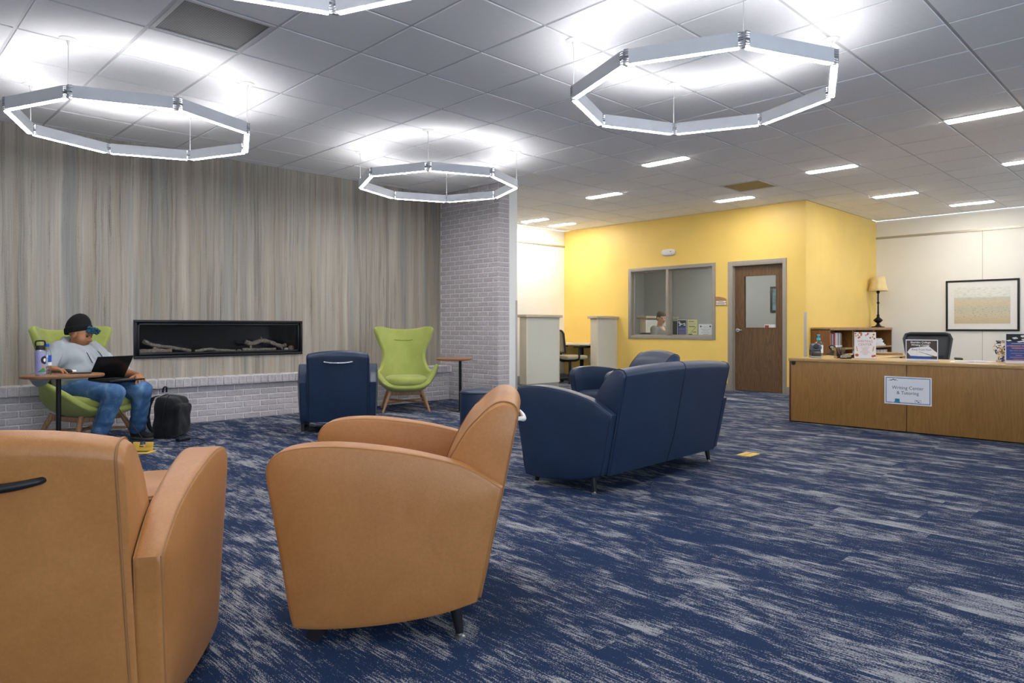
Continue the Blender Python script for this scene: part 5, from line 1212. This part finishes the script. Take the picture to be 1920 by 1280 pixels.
# flyers standing inside the window
def flyer(lab, v0, v1, z1, kind):
    w, h = abs(v1-v0), z1-.895; t = sheet('flyer', lab, (UY+.10, (v0+v1)/2, .897), -PI/2, w, h, 'paper' if kind != 1 else 'flyer_cream')
    if kind == 0:
        pr_(t, 'print', 'ink_deep', -w/2+.008, w/2-.008, .012, h*.58); pr_(t, 'print_photo', 'photo_dark', -w/2+.008, w/2-.008, h*.58, h-.01)
        for i in range(8):
            x, z = r5.uniform(-.07, .05), r5.uniform(h*.62, h-.04); poly_(t, 'print_paper', 'ink_white', [(x-.022, z), (x+.016, z+.012), (x+.032, z), (x-.004, z-.012)], 2)
        txt(t, 'AFTERNOON', .022, 'ink_salmon', 0, h*.44, 2); txt(t, 'WORKSHOPS', .022, 'ink_salmon', 0, h*.36, 2)
        for i, q in enumerate((.14, .12, .13)): pr_(t, 'text_line', 'ink_salmon', -q/2, q/2, h*.24-.02*i, h*.24-.02*i+.004, 2)
    elif kind == 1:
        pr_(t, 'text_line', 'ink_grey', -.07, .03, h*.86, h*.90); pr_(t, 'text_line', 'guard', -.08, .07, h*.72, h*.75); pr_(t, 'text_line', 'ink_navy', -.07, .05, h*.55, h*.59)
        poly_(t, 'plant_sketch', 'photo_brown', [(-.04, .05), (-.03, .05), (.06, .14), (.075, .17), (.05, .14)]); poly_(t, 'plant_sketch', 'photo_brown', [(-.01, .07), (.07, .075), (.085, .065), (.02, .06)]); pr_(t, 'text_line', 'ink_navy', -.08, -.0, .02, .034)
    else:
        txt(t, 'Writing Center', .022, 'ink_grey', 0, h*.76, sx=.9)
        for i, q in enumerate((.17, .12, .16, .10)): pr_(t, 'text_line', 'ink_grey', -q/2, q/2, h*.55-.028*i, h*.55-.028*i+.005)
        for x in (-.09, .09): poly_(t, 'round_mark', 'ink_navy', [(x+.016*math.cos(q), h*.80+.016*math.sin(q)) for q in np.linspace(0, 2*PI, 13)[:-1]])
flyer('blue flyer with paper photo standing inside the office window', 6.81, 6.625, 1.18, 0); flyer('pale yellow flyer with a plant sketch inside the office window', 6.605, 6.41, 1.18, 1); flyer('small white flyer at the right inside the office window', 6.385, 6.12, 1.10, 2)
# ================================================================== office behind the window
emis('office_fill', (1, .97, .92), 24.0)  # fill light: unseen panel added to lift the grey office walls
t = thing('office_fill_light', 'unseen ceiling panel light added to brighten the office behind the window', 'lamp', (12.1, 6.9, OZ)); box('lens', 'office_fill', t, -.28, .28, -.28, .28, -.012, -.004); f = B(); f.box(-.31, .31, -.31, -.285, -.015, -.001); f.box(-.31, .31, .285, .31, -.015, -.001); f.box(-.31, -.285, -.285, .285, -.015, -.001); f.box(.285, .31, -.285, .285, -.015, -.001); f.obj('frame', 'white_plastic', t)
partition('pale office partition behind the person at the window', 12.2, 13.4, 8.45, 8.6, 1.28)
t = thing('office_desk', 'dark office desk below the window flyers', 'desk', (0, 0, 0)); box('worktop', 'seat_dark', t, 10.98, 11.65, 5.95, 7.42, .70, .735, .004)
for u in (11.02, 11.6): 
    for v in (6.0, 7.36): box('leg', 'black_metal', t, u-.02, u+.02, v-.02, v+.02, 0, .70)
t = thing('monitor', 'dark computer monitor edge-on beside the person in the office', 'monitor', (11.32, 7.12, .736), math.radians(70)); box('screen', 'seat_dark', t, -.24, .24, -.015, .015, .10, .43, .006); box('stand', 'black_plastic', t, -.03, .03, -.01, .02, 0, .15); box('foot', 'black_plastic', t, -.11, .11, -.08, .08, 0, .012, .004)
t = thing('telephone', 'black desk phone at the left inside the office window', 'phone', (11.15, 7.30, .736), .3); B().prism([(-.1, 0), (.1, 0), (.1, .02), (-.1, .09)], 'x', -.09, .09, .004).obj('body', 'black_plastic', t); box('handset', 'black_plastic', t, -.085, -.045, -.1, .1, .06, .12, .012)
mat('office_art', '#5d7f8c', .6, var=.5, scale=9); picture('small dark framed picture inside the office seen through the door glass', (OU-.001, 6.06, 1.60), -PI/2, .60, .52, .045, 0, 'office_art')
t = thing('filing_cabinet', 'grey filing cabinet inside the office behind the door glass', 'cabinet', (13.15, 5.75, 0)); box('body', 'metal_frame', t, -.25, .3, -.45, .45, 0, 1.0)
for z in (.05, .37, .69): o = box('drawer', 'vinyl_base', t, -.265, -.251, -.43, .43, z, z+.29, .003); box('handle', 'chrome', o, -.28, -.266, -.06, .06, z+.2, z+.215, .003)
for i, (v, c) in enumerate(((6.17, 'ink_red'), (6.06, 'paper'), (5.95, 'ink_red'))):
    e = thing('box_of_cards', ('left red and white carton seen through the door glass', 'middle white carton seen through the door glass', 'right red carton seen through the door glass')[i], 'box', (12.98, v, 1.0005)); box('carton', 'paper', e, -.04, .04, -.05, .05, 0, .10, .003); box('print', c, e, -.0415, -.039, -.04, .04, .015, .085)
# person in the office
QP, QA = Vector((11.76, 7.80, 0)), math.radians(-92)
office_chair('grey office chair under the person behind the office window', QP+Vector((0, 0, 0)), QA, 'seat_dark', 'mesh_dark', .92, False)
q = thing('person', 'person in a grey T-shirt with short hair sitting behind the office window', 'person', QP, QA)
QM = rotm(math.radians(-28), math.radians(10)); QC = Vector((.02, 0, 1.235))
def f_q(P):
    d = sd_ell(P, (-.03, 0, .66), (.14, .18, .16)); d = smin(d, sd_ell(P, (-.02, 0, .90), (.125, .185, .18)), .08); d = smin(d, sd_caps(P, (-.02, 0, 1.04), (.0, 0, 1.18), .055, .054), .03)
    for s in (-1, 1):
        d = smin(d, limb(P, [(-.03, s*.185, 1.02), (.02, s*.25, .80), (.26, s*.19, .765)], [.05, .042, .028]), .03)
        d = smin(d, limb(P, [(-.03, s*.1, .60), (.38, s*.12, .585), (.36, s*.12, .09)], [.08, .06, .04]), .03)
    return d
h2 = nets(f_head, (-.14, -.11, -.14), (.15, .11, .15), .0065); h2.transform(Matrix.Translation(QC) @ QM.to_4x4())
hh = [hand(s, frame(Vector((.275, -s*.19, .765)), (1, s*.2, -.05), (0, 0, 1)), .3) for s in (1, -1)]
link('body', joined([nets(f_q, (-.3, -.35, .04), (.5, .35, 1.24), .014), h2]+hh), 'skin_pale', q)
def f_tee(P):
    d = sd_ell(P, (-.03, 0, .69), (.16, .20, .14)); d = smin(d, sd_ell(P, (-.02, 0, .90), (.145, .205, .185)), .08)
    for s in (-1, 1): d = smin(d, limb(P, [(-.03, s*.18, 1.01), (.0, s*.232, .88)], [.07, .06]), .04)
    d = d+wrinkle(P, .003)
    return smax(d, -sd_ell(P, (.06, 0, 1.10), (.10, .075, .13)), .01)
link('tee_shirt', nets(f_tee, (-.3, -.35, .56), (.3, .35, 1.12), .011), 'tee_grey', q)
def f_tr(P):
    d = sd_ell(P, (-.05, 0, .60), (.16, .19, .10))
    for s in (-1, 1): d = smin(d, limb(P, [(-.03, s*.1, .60), (.38, s*.12, .585), (.36, s*.12, .10)], [.095, .075, .055]), .03)
    return np.maximum(d, .06-P[:, 2])
link('trousers', nets(f_tr, (-.3, -.3, .05), (.52, .3, .75), .014), 'seat_dark', q)
for s in (-1, 1): link('shoe', nets(lambda P: np.maximum(smin(sd_ell(P, (.03, 0, .045), (.085, .043, .045)), sd_ell(P, (.12, 0, .036), (.075, .046, .034)), .03), .002-P[:, 2]), (-.09, -.07, -.01), (.22, .07, .12), .01), 'shoe_black', q, (.33, s*.12, 0))
QX = Matrix.Translation(QC) @ QM.to_4x4()
def f_h2(P):
    d = smax(sd_ell(P, (-.018, 0, .04), (.108, .086, .098)), -(P[:, 2]-.02+.45*P[:, 0]*(P[:, 0] < .05)-.10*(P[:, 0] > .05)*0)-.0, .01)
    d = smin(d, smax(sd_ell(P, (-.035, 0, .0), (.085, .083, .095)), P[:, 0]-.0, .01), .01)
    return d+.003*np.sin(P[:, 1]*170+P[:, 0]*60)*np.sin(P[:, 2]*60)
hz = nets(f_h2, (-.15, -.12, -.12), (.13, .12, .16), .007); hz.transform(QX); link('hair', hz, 'hair_brown', q)
b = B()
for s in (-1, 1): b.tube([QX @ Vector((.062+.004*math.cos(a), s*.03+.022*math.cos(a), .122+.017*math.sin(a))) for a in np.linspace(0, 2*PI, 13)[:-1]], .003, 5, True)
b.obj('glasses', 'chrome', q)
b = B()
for s in (-1, 1): b.sphere(QX @ Vector((.083, s*.032, .004)), .0085, 6)
b.obj('eyes', 'eye_dark', q)
b = B()
for s in (-1, 1): b.tube([QX @ Vector((.0905-.03*u_*u_, s*(.018+.03*u_), .021)) for u_ in np.linspace(0, 1, 5)], .003, 5)
b.obj('eyebrows', 'hair_brown', q)
